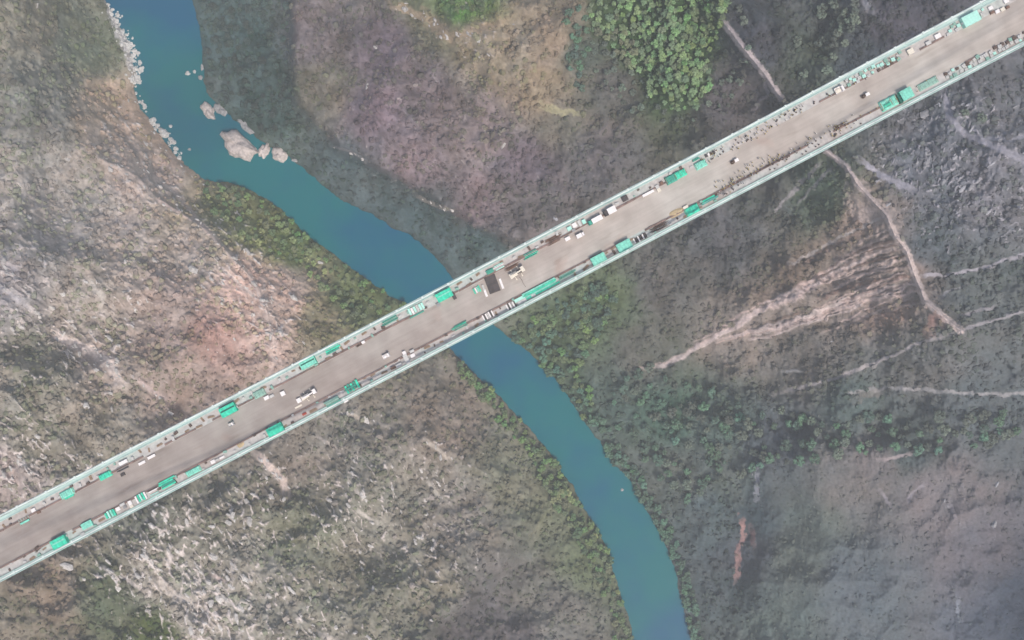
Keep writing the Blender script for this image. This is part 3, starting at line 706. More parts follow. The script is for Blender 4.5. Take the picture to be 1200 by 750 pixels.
tree_protos('bank', ['leaf_mid', 'leaf_yellow', 'leaf_blue'], 4.0, 7.0, 9, 60, .60)
tree_protos('valley', ['leaf_blue', 'leaf_grey', 'leaf_cliff'], 4.6, 7.5, 9, 60, .66)

for u, v in scatter(GROVE, 6.6, 285, 3):
    dark = u > 800 and v < 60
    pale = u < 745 and v > 35
    mi = 2 if pale and random.random() < .7 else (1 if dark and random.random() < .75 else (0 if random.random() < .75 else 1))
    lab = ['bright green broadleaf tree in the dense grove above the bridge', 'mid green broadleaf tree in the dense grove above the bridge', 'olive green broadleaf tree in the grove above the bridge'][mi]
    plant('grove', 'broadleaf_tree', 'tree', u, v, random.uniform(.5, 1.12), mi, lab, ['bright trees of the grove', 'mid green trees of the grove', 'olive trees of the grove'][mi])
for u, v in scatter([(662, 10), (686, 10), (690, 60), (682, 105), (668, 100), (664, 60)], 8, 20, 5):
    plant('valley', 'hillside_tree', 'tree', u, v, random.uniform(.7, 1.0), 0, 'dark blue-green tree in the narrow row left of the bright grove', 'dark row of trees left of the grove')
for u, v in scatter([(690, 40), (712, 52), (724, 76), (755, 92), (765, 122), (790, 138), (822, 132), (842, 100), (870, 40), (885, 60), (850, 130), (800, 150), (750, 140), (700, 100)], 9, 40, 16):
    plant('valley', 'hillside_tree', 'tree', u, v, random.uniform(.5, .95), 1, 'pale grey-green tree standing loose around the lower edge of the bright grove', 'loose trees around the grove')
for u, v in scatter([(515, -5), (572, -5), (566, 12), (528, 14)], 5.5, 34, 6):
    plant('bank', 'thicket_tree', 'tree', u, v, random.uniform(.7, 1.0), 0, 'vivid green young tree in the small thicket at the top edge', 'thicket at the top edge')
for u, v in scatter(UP_L, 7.2, 118, 8):
    near = poly_dist(np.array([u]), np.array([v]), LEFT_BANK)[0]
    mi = 0 if near < 11 else (1 if random.random() < .55 else 0)
    lab = ['green riverside tree on the left bank upstream of the bridge', 'yellow-green tree on the slope above the left bank upstream of the bridge'][mi]
    plant('bank', 'riverside_tree', 'tree', u, v, random.uniform(.5, 1.25), mi, lab, ['green trees on the left bank upstream', 'yellow-green trees above the left bank'][mi])
for u, v in scatter(LO_L, 7.0, 135, 9, .2):
    mi = 1 if (v > 560 and random.random() < .35) else 0
    lab = ['green riverside tree on the left bank downstream of the bridge', 'yellow-green riverside tree on the left bank downstream of the bridge'][mi]
    plant('bank', 'riverside_tree', 'tree', u, v, random.uniform(.6, 1.35), mi, lab, ['green trees on the left bank downstream', 'yellow-green trees on the left bank downstream'][mi])
for u, v in scatter(LO_R, 8.2, 115, 10):
    mi = 2 if random.random() < .55 else 0
    plant('bank', 'bank_tree', 'tree', u, v, random.uniform(.75, 1.5), mi, ['green tree on the right bank just below the bridge', '', 'dark green tree on the right bank just below the bridge'][mi], ['green trees on the right bank', '', 'dark trees on the right bank'][mi])
LO_R2 = [(706, 520), (718, 543), (738, 560), (752, 588), (766, 610), (780, 638), (790, 663), (797, 690), (803, 716), (812, 752), (824, 752), (812, 700), (802, 660), (790, 630), (776, 598), (760, 570), (742, 545), (722, 520)]
for u, v in scatter(LO_R2, 6, 85, 12, .2):
    plant('valley', 'shore_tree', 'tree', u, v, random.uniform(.6, 1.15), 0, 'small blue-green tree at the right shoreline downstream', 'trees along the right shoreline')
VAL = [(705, 440), (760, 430), (880, 470), (960, 490), (1190, 480), (1190, 520), (1060, 530), (930, 540), (860, 560), (800, 590), (770, 560), (720, 500)]
for u, v in scatter(VAL, 12, 150, 13):
    mi = 0 if random.random() < .6 else 1
    plant('valley', 'valley_tree', 'tree', u, v, random.uniform(.6, 1.5), mi, ['dark blue-green tree scattered in the side valley right of the river', 'pale grey-green tree scattered in the side valley right of the river'][mi], ['dark trees of the side valley', 'pale trees of the side valley'][mi])
CLF = [(238, -10), (338, -10), (340, 60), (336, 108), (352, 140), (335, 165), (300, 150), (262, 125), (244, 100), (240, 60)]
for u, v in scatter(CLF, 7.5, 150, 14):
    plant('valley', 'cliff_tree', 'tree', u, v, random.uniform(.45, 1.1), 2, 'dark green tree on the steep shaded slope right of the upper river', 'trees on the slope right of the upper river')
for u, v in [(933, 50), (941, 88), (958, 51), (975, 52), (988, 52), (967, 84), (975, 68), (985, 30), (870, 26), (865, 12), (960, 20), (1129, 133), (1147, 140)] + scatter([(960, 5), (1000, 5), (1000, 45), (965, 48)], 7, 16, 15):
    plant('valley', 'lone_tree', 'tree', u, v, random.uniform(.8, 1.2), 1, 'pale grey-green tree standing on the dark slope above the bridge\'s right half', 'pale trees on the dark upper right slope')

# ------------------------------------------------------------------ boulders in and beside the river
def boulder(u, v, L, W, ang, m, label, seed, hfac=.45, z=None):
    rnd = random.Random(seed)
    x, y = to_world(u, v, WATER_Z)
    z0 = WATER_Z if z is None else ground_at(u, v)[2]
    if z is not None: x, y, _ = ground_at(u, v)
    k = (CAM_H - z0) / CAM_H / PPM
    a, b = L * k / 2, W * k / 2
    seg, rings = 22, 9
    offs = [(rnd.uniform(0, 6.28), rnd.uniform(.04, .13), q) for q in (2, 3, 5, 7)]
    vs = []; fs = []
    for i in range(rings):
        ph = -.5 + (i / (rings - 1)) * (math.pi / 2 + .5 - .12)
        for j in range(seg):
            t = 2 * math.pi * j / seg
            q = 1 + sum(am * math.cos(n * t + o + .9 * ph) for o, am, n in offs) + rnd.uniform(-.06, .06)
            zz = math.sin(ph) * (1 + .16 * math.cos(2 * t + offs[0][0]) + .10 * math.cos(3 * t + offs[1][0]))
            vs.append((a * q * math.cos(ph) ** .6 * math.cos(t), b * q * math.cos(ph) ** .6 * math.sin(t), zz * min(a, b) * 2 * hfac))
    vs.append((0, 0, 1.0 * min(a, b) * 2 * hfac))
    for i in range(rings - 1):
        for j in range(seg): fs.append((i * seg + j, i * seg + (j + 1) % seg, (i + 1) * seg + (j + 1) % seg, (i + 1) * seg + j))
    for j in range(seg): fs.append(((rings - 1) * seg + j, (rings - 1) * seg + (j + 1) % seg, rings * seg))
    mb = MB().add(vs, fs)
    o = mb.build('boulder', M[m]); o.location = (x, y, z0); o.rotation_euler = (0, 0, -R(ang))
    tag(o, label, 'boulder', 'boulders in the upper river')
boulder(280, 171, 42, 28, 30, 'rock', 'largest pale pinkish boulder standing in the upper river', 1)
boulder(244, 130, 20, 14, 60, 'rock', 'medium pinkish boulder nearest the middle of the upper river', 2)
boulder(259, 128, 18, 13, 20, 'rock_grey', 'grey flat boulder against the right shore beside the medium pinkish one', 3, .3)
boulder(289, 147, 28, 12, 42, 'rock_grey', 'long narrow grey boulder above the largest boulder', 4, .35)
boulder(276, 134, 8, 6, 0, 'rock_white', 'small round pale rock above the long narrow grey boulder', 5)
boulder(310, 177, 12, 18, 15, 'rock', 'left one of the two touching boulders right of the largest', 6)
boulder(328, 181, 21, 16, 28, 'rock', 'right one of the two touching boulders right of the largest', 7)
boulder(346, 187, 9, 7, 0, 'rock_grey', 'small grey rock at the right end of the boulder row', 8)
boulder(220, 86, 6, 5, 0, 'rock_white', 'small white rock in the water, leftmost of the scattered four', 9)
boulder(228, 84, 4, 4, 0, 'rock_white', 'tiny white rock in the water, second from left of the four', 10)
boulder(237, 79, 4, 7, 0, 'rock_grey', 'small greyish rock at the right shore, highest of the scattered four', 11)
boulder(235, 91, 6, 5, 0, 'rock_grey', 'small greyish rock at the right shore, lowest of the scattered four', 12)
boulder(192, 156, 15, 9, 30, 'rock_white', 'white boulder at the left shore opposite the largest boulder', 13)
boulder(203, 166, 8, 6, 40, 'rock_white', 'small white boulder touching the left shore below the white one', 14)
boulder(200, 148, 4, 4, 0, 'rock_white', 'tiny white rock in the water off the left shore', 15)
boulder(222, 175, 4, 3, 0, 'rock_grey', 'tiny half drowned rock between the left shore and largest boulder', 16, .2)
boulder(729, 574, 4, 3, 0, 'rock_grey', 'small grey rock off the right shore downstream of the bridge', 17, .2)
mb = MB(); rr = random.Random(4)
for pts, n, wdt in (([(128, 2), (141, 38), (153, 62), (160, 85), (157, 98)], 260, 9), ([(160, 112), (178, 142), (196, 162), (212, 186)], 60, 6)):
    for k in range(n):
        i = rr.randrange(len(pts) - 1); t = rr.random()
        u = pts[i][0] + t * (pts[i + 1][0] - pts[i][0]) + rr.gauss(1, wdt * .5); v = pts[i][1] + t * (pts[i + 1][1] - pts[i][1]) + rr.gauss(0, wdt * .4)
        x, y, z = ground_at(u, v); z = max(z, WATER_Z)
        r = rr.choice([.4, .5, .7, .9, 1.2, 1.6, 2.4]) * rr.uniform(.8, 1.2)
        mb.dome((x, y, z - .3), (r * rr.uniform(.8, 1.5), r * rr.uniform(.8, 1.5), r * rr.uniform(.6, 1.1)), 7, 3, .22, rr)
tag(mb.build('rubble', M['rock_white']), 'pale stone rubble along the left shore of the upper river', 'rubble', kind='stuff')

# ------------------------------------------------------------------ the bridge
TH = math.atan(.5238)
BX, BY = 0.0, (375 - 330) / PPM
HALF = 430.0
bridge = bpy.data.objects.new('suspension_bridge', None); COL.objects.link(bridge)
bridge.location = (BX, BY, 0); bridge.rotation_euler = (0, 0, TH)
tag(bridge, 'long pale-edged suspension bridge deck under construction crossing the river gorge', 'bridge')
def strip_mesh(y0, y1, z0, z1, step=10.0):
    m = MB(); n = int(2 * HALF / step)
    xs = [-HALF + 2 * HALF * i / n for i in range(n + 1)]
    vs = []
    for x in xs: vs += [(x, y0, z0), (x, y1, z0), (x, y1, z1), (x, y0, z1)]
    fs = []
    for i in range(n):
        a, b = 4 * i, 4 * i + 4
        for k in range(4): fs.append((a + k, b + k, b + (k + 1) % 4, a + (k + 1) % 4))
    fs += [(0, 1, 2, 3), (4 * n + 3, 4 * n + 2, 4 * n + 1, 4 * n)]
    return m.add(vs, fs)
strip_mesh(-7.35, 7.35, -.45, 0).build('carriageway', M['deck'], bridge)
for sgn in (1, -1):
    y = sorted((sgn * 7.36, sgn * 11.9))
    strip_mesh(y[0], y[1], -.45, -.02).build('side_strip', M['strip'], bridge)
    y = sorted((sgn * 11.91, sgn * 14.1))
    strip_mesh(y[0], y[1], -.6, .32).build('edge_beam', M['edge'], bridge)
    # rusty kerb line: many short lengths laid end to end, some missing or kicked aside
    x = -330.0; rnd = random.Random(3 + sgn)
    while x < 330:
        L = rnd.uniform(6, 14)
        if rnd.random() < (.95 if x < 95 else .6):
            q = rnd.uniform(-.10, .10) + .35
            k = MB(); k.box((x + L / 2, sgn * (7.6 + q), .22), (L * .985, rnd.uniform(.7, 1.0), rnd.uniform(.34, .5)), rnd.uniform(-.008, .008))
            k.build('kerb_rail', M['kerb'], bridge)
        x += L
    r = MB(); x = -HALF
    for z in (.62, .95, 1.3): r.box((0, sgn * 13.9, z), (2 * HALF, .10, .08))
    while x <= HALF:
        r.box((x, sgn * 13.9, .82), (.14, .14, 1.0)); x += 2.5
    for z in (.62, 1.1): r.box((0, sgn * 12.05, z), (2 * HALF, .08, .08))
    x = -HALF
    while x <= HALF:
        r.box((x, sgn * 12.05, .72), (.12, .12, .8)); x += 2.5
    r.build('railing', M['edge'], bridge)
    cz = lambda q: 3.2 + 4 * 142 * (q / 1420) ** 2
    c = MB(); N = 60
    pts = [(-HALF + 2 * HALF * i / N, sgn * 13.1, cz(-HALF + 2 * HALF * i / N)) for i in range(N + 1)]
    c.path(pts, .48, 10)
    c.build('main_cable', M['cable'], bridge, smooth=True)
    for q in range(-24, 25):
        xq = q * 14.0
        h = MB().tube((xq, sgn * 13.1, .3), (xq, sgn * 13.1, cz(xq) - .35), .07, .07, 6)
        h.box((xq, sgn * 13.1, cz(xq)), (.9, 1.15, 1.15))
        h.build('hanger', M['cable'], bridge)
    # stiffening truss below
    t = MB()
    t.box((0, sgn * 12.6, -1.3), (2 * HALF, .9, 1.0)); t.box((0, sgn * 12.6, -8.6), (2 * HALF, .9, .9))
    x = -HALF; up = True
    while x < HALF:
        t.tube((x, sgn * 12.6, -1.6 if up else -8.4), (x + 7, sgn * 12.6, -8.4 if up else -1.6), .32, .32, 6)
        t.box((x, sgn * 12.6, -5), (.5, .5, 6.4)); x += 7; up = not up
    t.build('truss', M['truss'], bridge)
b = MB(); x = -HALF
while x <= HALF:
    b.box((x, 0, -1.25), (.6, 24.2, 1.3)); b.box((x, 0, -8.6), (.5, 24.2, .6)); x += 7
for y in (-9, -6, -3, 0, 3, 6, 9): b.box((0, y, -.54), (2 * HALF, .4, .16))
b.build('floor_beams', M['truss'], bridge)

# ------------------------------------------------------------------ things standing on the deck
def put(name, label, cat, px, py, rot=0.0, group=None, z=.006):
    o = bpy.data.objects.new(name, None); COL.objects.link(o)
    k = 1.0 / PPM
    o.location = ((px - 600) * k, -(py - 375) * k, z); o.rotation_euler = (0, 0, TH + R(rot))
    return tag(o, label, cat, group)
m_ = lambda q: q / PPM      # survey units to metres

def container(px, py, L, W, label, body='green', roof='green', stripe=None, H=2.5, rot=0):
    """Site cabin / container: ribbed walls, ribbed roof sheet, door with handle, two windows."""
    L, W = m_(L), m_(W)
    t = put('site_container', label, 'container', px, py, rot, 'green site containers')
    b = MB(); b.box((0, 0, H / 2 + .1), (L, W, H))
    n = int(L / .45)
    for s in (-1, 1):
        for i in range(n): b.box((-L / 2 + (i + .5) * L / n, s * (W / 2 + .03), H / 2 + .1), (.2, .06, H * .9))
    for s in (-1, 1):
        for q in (-1, 1): b.box((s * (L / 2 - .06), q * (W / 2 - .06), .06), (.2, .2, .12))
    b.build('body', M[body], t)
    r = MB(); r.box((0, 0, H + .14), (L + .16, W + .16, .08))
    n = max(3, int(W / .7))
    for i in range(n): r.box((0, -W / 2 + (i + .5) * W / n, H + .20), (L + .1, .12, .06))
    r.build('roof', M[roof], t)
    if stripe:
        s = MB(); s.box((.1, W * .1, H + .27), (L * .92, W * .16, .08)); s.build('roof_channel', M[stripe], t)
    d = MB(); d.box((-L / 2 - .04, 0, 1.1), (.06, .9, 2.0)); do = d.build('door', M['white'], t)
    MB().box((-L / 2 - .10, .32, 1.05), (.06, .05, .18)).build('handle', M['dark'], do)
    for x in (-.25, .25):
        w = MB(); w.box((x * L, -W / 2 - .075, 1.5), (min(1.0, L * .2), .05, .9)); w.build('window', M['glass'], t)
    return t

def tarp(px, py, L, W, label, m='green', H=1.3, rot=0, seed=0, lumps=3):
    """Goods on timber bearers under a draped sheet."""
    L, W = m_(L), m_(W); rnd = random.Random(seed + int(px))
    t = put('covered_stack', label, 'covered stack', px, py, rot, 'sheeted stacks of material')
    g = MB(); hs = [rnd.uniform(.55, 1.0) * H for _ in range(lumps)]
    for i in range(lumps): g.box((-L / 2 + (i + .5) * L / lumps, 0, hs[i] / 2 + .1), (L / lumps * .9, W * .8, hs[i]))
    g.build('goods', M['wood'], t)
    b = MB()
    for y in (-.3, .3): b.box((0, y * W, .05), (L * .95, .15, .1))
    b.build('bearers', M['wood'], t)
    nx_, ny_ = 22, 12; vs = []; fs = []
    for j in range(ny_ + 1):
        for i in range(nx_ + 1):
            x = (i / nx_ - .5) * L * 1.06; y = (j / ny_ - .5) * W * 1.08
            fx = min(1, max(0, (i / nx_) * lumps - .5)); k = min(lumps - 1, int(i / nx_ * lumps))
            h0 = hs[k]; e = min(1.0, (1 - abs(2 * i / nx_ - 1)) * 7) * min(1.0, (1 - abs(2 * j / ny_ - 1)) * 5)
            z = .12 + (h0 + .06) * e ** .5 + rnd.uniform(-.05, .07)
            vs.append((x + rnd.uniform(-.05, .05), y + rnd.uniform(-.05, .05), z))
    for j in range(ny_):
        for i in range(nx_): a = j * (nx_ + 1) + i; fs.append((a, a + 1, a + nx_ + 2, a + nx_ + 1))
    sh = MB().add(vs, fs).build('sheet', M[m], t, smooth=True)
    rp = MB()
    for i in range(1, lumps + 1):
        x = -L / 2 + (i - .5) * L / lumps
        rp.box((x, 0, hs[i - 1] + .30), (.05, W * .9, .05))
    rp.build('rope', M['dark'], sh)
    return t

def panels(px, py, L, W, label, mats, n=4, along=True, H=.5, rot=0, gap=.3, seed=0, name='panel_stack', cat='panels', group='stacks of formwork panels'):
    """Rows of panels / beams lying on bearers: each panel a part."""
    L, W = m_(L), m_(W); rnd = random.Random(seed + int(px * 3))
    t = put(name, label, cat, px, py, rot, group)
    for i in range(n):
        f = (i + .5) / n - .5; h = H * rnd.uniform(.6, 1.25)
        p = MB()
        if along:
            off = rnd.uniform(-.08, .08) * L; ln = L * rnd.uniform(.78, 1)
            p.box((off, f * W, .12 + h / 2), (ln, W / n * (1 - gap), h))
            for q in range(5): p.box((off + (q / 4 - .5) * ln * .96, f * W, .12 + h + .03), (.12, W / n * (1 - gap), .06))
        else:
            wd = W * rnd.uniform(.75, 1)
            p.box((f * L, rnd.uniform(-.06, .06) * W, .12 + h / 2), (L / n * (1 - gap), wd, h))
            for q in range(3): p.box((f * L, (q / 2 - .5) * wd * .9, .12 + h + .03), (L / n * (1 - gap), .12, .06))
        p.build('panel', M[mats[i % len(mats)]], t)
    b = MB()
    if along:
        for x in (-.33, .33): b.box((x * L, 0, .06), (.2, W, .12))
    else:
        for y in (-.3, .3): b.box((0, y * W, .06), (L, .2, .12))
    b.build('bearers', M['rust'], t)
    return t

def crate(px, py, L, W, label, m='white', H=.9, rot=0, group='crates and boxes on the deck', name='crate'):
    L, W = m_(L), m_(W)
    t = put(name, label, 'crate', px, py, rot, group)
    b = MB(); b.box((0, 0, H / 2 + .12), (L, W, H))
    for s in (-1, 1):
        for q in (-.5, 0, .5): b.box((q * L * .9, s * (W / 2 + .02), H / 2 + .12), (.10, .05, H * .96))
    b.build('body', M[m], t)
    l = MB(); l.box((0, 0, H + .15), (L * 1.04, W * 1.04, .06))
    for q in (-.35, .35): l.box((q * L, 0, H + .20), (.12, W, .05))
    l.build('lid', M[m], t)
    s = MB()
    for y in (-.35, 0, .35): s.box((0, y * W, .05), (L, .12, .1))
    s.build('skid', M['wood'], t)
    return t

def rebar(px, py, L, W, label, m='rust', n=26, rot=0, H=.5):
    L, W = m_(L), m_(W); rnd = random.Random(int(px))
    t = put('rebar_pile', label, 'rebar pile', px, py, rot, 'rusty steel bar piles')
    b = MB()
    for i in range(n):
        y = rnd.uniform(-.5, .5) * W; z = .12 + rnd.random() * H * (1 - abs(2 * y / W)) ; a = rnd.uniform(-.10, .10); ln = L * rnd.uniform(.55, 1); o = rnd.uniform(-.15, .15) * L
        b.tube((o - ln / 2, y - a * ln / 2, z), (o + ln / 2, y + a * ln / 2, z + rnd.uniform(-.05, .1)), .07, .07, 5)
    b.build('bars', M[m], t)
    c = MB()
    for x in (-.3, 0, .3): c.box((x * L, 0, .05), (.18, W, .1))
    c.build('bearers', M['wood'], t)
    k = MB()
    for x in (-.2, .22): k.box((x * L, 0, .12 + H * .45), (.2, W * .7, H * .75))
    k.build('bundle', M['rust_dark'], t)
    return t

def wheels(t, xs, y, r=.45, w=.3):
    for x in xs:
        for s in (-1, 1):
            o = MB().tube((0, -w / 2, 0), (0, w / 2, 0), r, r, 14).build('wheel', M['black'], t, loc=(x, s * y, r))
            MB().tube((0, -w / 2 - .02, 0), (0, w / 2 + .02, 0), r * .55, r * .55, 10).build('rim', M['grey'], o)

def truck(px, py, L, W, label, cab='white', bed='white', load=None, rot=0, box=True, H=2.4):
    L, W = m_(L), m_(W)
    t = put('truck', label, 'truck', px, py, rot, 'vehicles on the deck')
    cl = min(1.9, L * .3)
    MB().box((0, 0, .72), (L * .96, W * .5, .25)).build('chassis', M['dark'], t)
    c = MB(); c.box((L / 2 - cl / 2, 0, 1.35), (cl, W, 1.1)); c.box((L / 2 - cl / 2 - .1, 0, 2.15), (cl * .85, W * .94, .55), 0, .86)
    co = c.build('cab', M[cab], t)
    g = MB(); g.box((L / 2 - .16, 0, 2.12), (.12, W * .8, .42))
    for s in (-1, 1): g.box((L / 2 - cl * .5, s * W * .45, 2.1), (cl * .5, .08, .4))
    g.build('windscreen', M['glass'], co)
    for s in (-1, 1): MB().box((L / 2 + .02, s * W * .38, 1.05), (.06, .25, .16)).build('headlight', M['white'], t)
    bl = L - cl - .15; bx = -L / 2 + bl / 2
    b = MB()
    if box:
        b.box((bx, 0, .9 + H / 2), (bl, W * 1.02, H)); b.box((bx, 0, .92 + H), (bl * 1.01, W * 1.04, .06))
        b.build('cargo_box', M[bed], t)
    else:
        b.box((bx, 0, .95), (bl, W, .12))
        for s in (-1, 1): b.box((bx, s * (W / 2 - .04), 1.25), (bl, .08, .5))
        for s in (-1, 1): b.box((bx + s * (bl / 2 - .04), 0, 1.25), (.08, W - .17, .5))
        b.build('cargo_bed', M[bed], t)
        if load:
            MB().dome((bx, 0, 1.02), (bl * .45, W * .42, .7), 12, 4, .08).build('load', M[load], t)
    wheels(t, (-L * .32, L * .32), W * .42, .42, .28)
    return t

def pump_truck(px, py, L, W, label, rot=0, c='white'):
    L, W = m_(L), m_(W)
    t = put('pump_truck', label, 'pump truck', px, py, rot, 'vehicles on the deck')
    MB().box((0, 0, .85), (L, W * .6, .35)).build('chassis', M['dark'], t)
    cab = MB().box((L / 2 - .9, 0, 1.8), (1.8, W, 1.9)).build('cab', M[c], t)
    MB().box((L / 2 + .02, 0, 2.2), (.06, W * .8, .7)).build('windscreen', M['glass'], cab)
    MB().box((-L / 2 + .8, 0, 1.6), (1.6, W * .8, 1.0), 0, 1.2).build('hopper', M['cream'], t)
    MB().tube((.6, 0, 1.0), (.6, 0, 2.9), .45, .4, 12).build('turret', M['grey'], t)
    bm = MB()
    for (a, b2) in (((.6, .25, 3.0), (-L * .46, .35, 3.2)), ((-L * .46, -.25, 3.35), (L * .3, -.3, 3.5)), ((L * .3, 0, 3.65), (-L * .3, .05, 3.8))):
        bm.tube(a, b2, .24, .18, 6)
    bm.build('boom', M[c], t)
    for s in (-1, 1):
        for x in (-.25, .18):
            o = MB(); o.box((x * L, s * (W / 2 + .7), .7), (.3, 1.5, .3)); o.box((x * L, s * (W / 2 + 1.3), .35), (.22, .22, .7)); o.box((x * L, s * (W / 2 + 1.3), .05), (.6, .6, .1))
            o.build('outrigger', M['cream'], t)
    MB().box((-.2 * L, 0, 1.35), (L * .35, W * .9, .6)).build('deck_box', M['cream'], t)
    wheels(t, (-L * .33, -L * .2, L * .3), W * .45, .48, .3)
    return t

def tricycle(px, py, label, rot=0):
    """Cargo tricycle: white tub in front of a dark rider's seat, rust-brown load behind."""
    t = put('cargo_tricycle', label, 'tricycle', px, py, rot, 'cargo tricycles on the carriageway')
    MB().box((-.9, 0, .55), (1.9, 1.5, .12)).box((-.9, .72, .85), (1.9, .07, .5)).box((-.9, -.72, .85), (1.9, .07, .5)).box((-1.85, 0, .85), (.07, 1.4, .5)).build('tub', M['rust'], t)
    MB().dome((-.9, 0, .6), (.85, .62, .75), 10, 3, .15).build('load', M['rust_dark'], t)
    c = MB(); c.box((1.0, 0, 1.75), (2.0, 1.5, .08)); c.box((1.0, 0, 1.80), (1.6, 1.2, .06))
    for x in (.15, 1.85):
        for s in (-1, 1): c.box((x, s * .65, 1.2), (.06, .06, 1.1))
    c.build('canopy', M['white'], t)
    MB().box((.3, 0, .75), (.6, .5, .3)).build('seat', M['black'], t)
    MB().tube((1.6, 0, .35), (1.35, 0, 1.15), .05, .05, 6).tube((1.35, -.4, 1.15), (1.35, .4, 1.15), .04, .04, 6).build('handlebar', M['dark'], t)
    f = MB().box((.4, 0, .42), (2.4, .25, .1)); f.build('frame', M['dark'], t)
    for x, y in ((1.65, 0), (-.9, .82), (-.9, -.82)):
        MB().tube((0, -.07, 0), (0, .07, 0), .32, .32, 12).build('wheel', M['black'], t, loc=(x, y, .32))
    return t

def heap(px, py, L, W, label, m='sand', H=.9, name='sand_heap', cat='heap'):
    L, W = m_(L), m_(W); rnd = random.Random(int(px))
    vs = []; fs = []; n1, n2 = 26, 14
    ph = rnd.uniform(0, 6)
    for j in range(n2 + 1):
        for i in range(n1 + 1):
            x = i / n1 * 2 - 1; y = j / n2 * 2 - 1
            e = max(0, 1 - (x * x + y * y) * (1 + .25 * math.sin(3 * math.atan2(y, x) + ph)))
            vs.append((x * L / 2, y * W / 2, H * e ** .8 * (1 + .2 * math.sin(5 * x + ph)) + (rnd.uniform(0, .08) if e > 0 else -.03)))
    for j in range(n2):
        for i in range(n1): a = j * (n1 + 1) + i; fs.append((a, a + 1, a + n1 + 2, a + n1 + 1))
    o = MB().add(vs, fs).build(name, M[m], smooth=True)
    o.location = ((px - 600) / PPM, -(py - 375) / PPM, .006); o.rotation_euler = (0, 0, TH)
    return tag(o, label, cat)

# -- upper side strip, from the left edge of the view to the right
panels(28, 610, 15, 8, 'two pale green panels lying side by side at the far left of the upper strip', ['green_pale', 'green_mint'], 2, True, .5, gap=.45)
crate(40, 597.5, 5, 4, 'small white box between the edge and the two pale green panels at far left', 'white', .7)
crate(46, 600, 4, 3, 'small rusty box beside the far left white box', 'rust', .5)
tarp(79, 578, 17, 8, 'pale green sheeted stack third from the left on the upper strip', 'green_pale', 1.2)
panels(82, 582, 12, 3, 'single dark green panel on the inner side of the pale green sheeted stack', ['green'], 1, True, .5)
tarp(124, 557, 15, 6.5, 'green sheeted stack left of the dark bar cage on the upper strip', 'green', 1.3)
crate(145.5, 541.5, 10, 4, 'long white crate above the dark bar cage on the upper strip', 'white', 1.0)
panels(144, 548.5, 16, 6, 'dark grey bar cage below the long white crate', ['grey', 'dark'], 5, True, .5, gap=.6, name='bar_cage', cat='bar cage', group='steel bar cages')
crate(144.5, 556, 5, 3, 'small dark box on the carriageway below the dark bar cage', 'dark', .5)
panels(166.5, 542.5, 9.5, 4.5, 'left one of two white slabs on the carriageway edge', ['white'], 1, True, .8, name='concrete_slab', cat='slab', group='white slabs')
panels(178, 535, 11, 4.5, 'right one of two white slabs on the carriageway edge', ['white'], 1, True, .8, name='concrete_slab', cat='slab', group='white slabs')
container(269, 480, 19, 11, 'teal green container with dark roof channel on the left half of the upper strip', 'green', 'green', 'green_dark')
truck(272, 497, 7, 4, 'tiny white truck alone on the carriageway below the teal container', 'white', 'pale_grey', None, 0, False)
tarp(304, 461, 14, 8, 'dull green sheeted stack beside the edge left of the striped container', 'green_dull', .8)
crate(313, 466, 6, 4, 'white box at the left end of the white row on the carriageway', 'white', .9)
crate(319, 464, 5, 3, 'pale grey box in the middle of the white row on the carriageway', 'pale_grey', .7)
crate(332, 461, 5, 5, 'white square box at the right end of the white row on the carriageway', 'white', 1.0)
container(362, 425, 19, 9, 'green container with a pale inner side touching the upper edge', 'green', 'green_pale', 'green_dark', 2.4)
panels(390, 409, 19, 7.5, 'deep green net-wrapped panels beside the upper edge right of the pale container', ['green_deep', 'green', 'green_pale'], 3, True, .9)
pump_truck(363, 462, 19, 5.5, 'white pump truck with folded boom on the left half of the carriageway', 4)
crate(351, 469, 5, 5, 'white round-cornered box in front of the white pump truck', 'white', 1.1)
panels(350.5, 476, 10, 3, 'pinkish white plank stack on the kerb below the white pump truck', ['cream'], 1, True, .5, name='plank_stack', cat='planks', group='plank stacks')
crate(357, 485, 5, 2.5, 'small red bundle on the lower strip below the pump truck', 'red', .4)
rebar(421, 404, 9, 3, 'short dark bar pile on the upper kerb line near a white box', 'rust_dark', 14)
crate(426, 401, 4, 3, 'small white box at the end of the short dark bar pile', 'white', .7)
panels(457, 376, 22, 6.5, 'dull green fence panels with dark gaps beside the upper edge', ['green_dull', 'green_deep'], 4, True, .6, gap=.4)
panels(488, 362, 20, 8, 'pale mint crates row by the upper edge left of the bright green container', ['green_mint', 'white', 'green_mint', 'pale_grey', 'green_mint'], 6, False, .9, gap=.25)
panels(489, 368.5, 20, 2, 'long dark green beam in front of the pale mint row', ['green_deep'], 1, True, .5, name='steel_beam', cat='beam', group='single beams')
truck(453, 417, 9, 5, 'white flatbed truck with boxes in the middle of the carriageway left of the dark platform', 'white', 'white', 'white', 0, False)
container(521, 346, 19, 10, 'bright green container with two roof stripes left of the dark platform', 'green', 'green', 'green_pale')
crate(532, 347, 4, 8, 'dark box at the right end of the bright green striped container', 'dark', .9)
crate(514, 357, 5, 4, 'grey box on the kerb below the bright green striped container', 'grey', .6)
panels(559, 340, 9, 8, 'small green and white panels beside the dark platform', ['green', 'white', 'green_pale'], 4, False, .8)
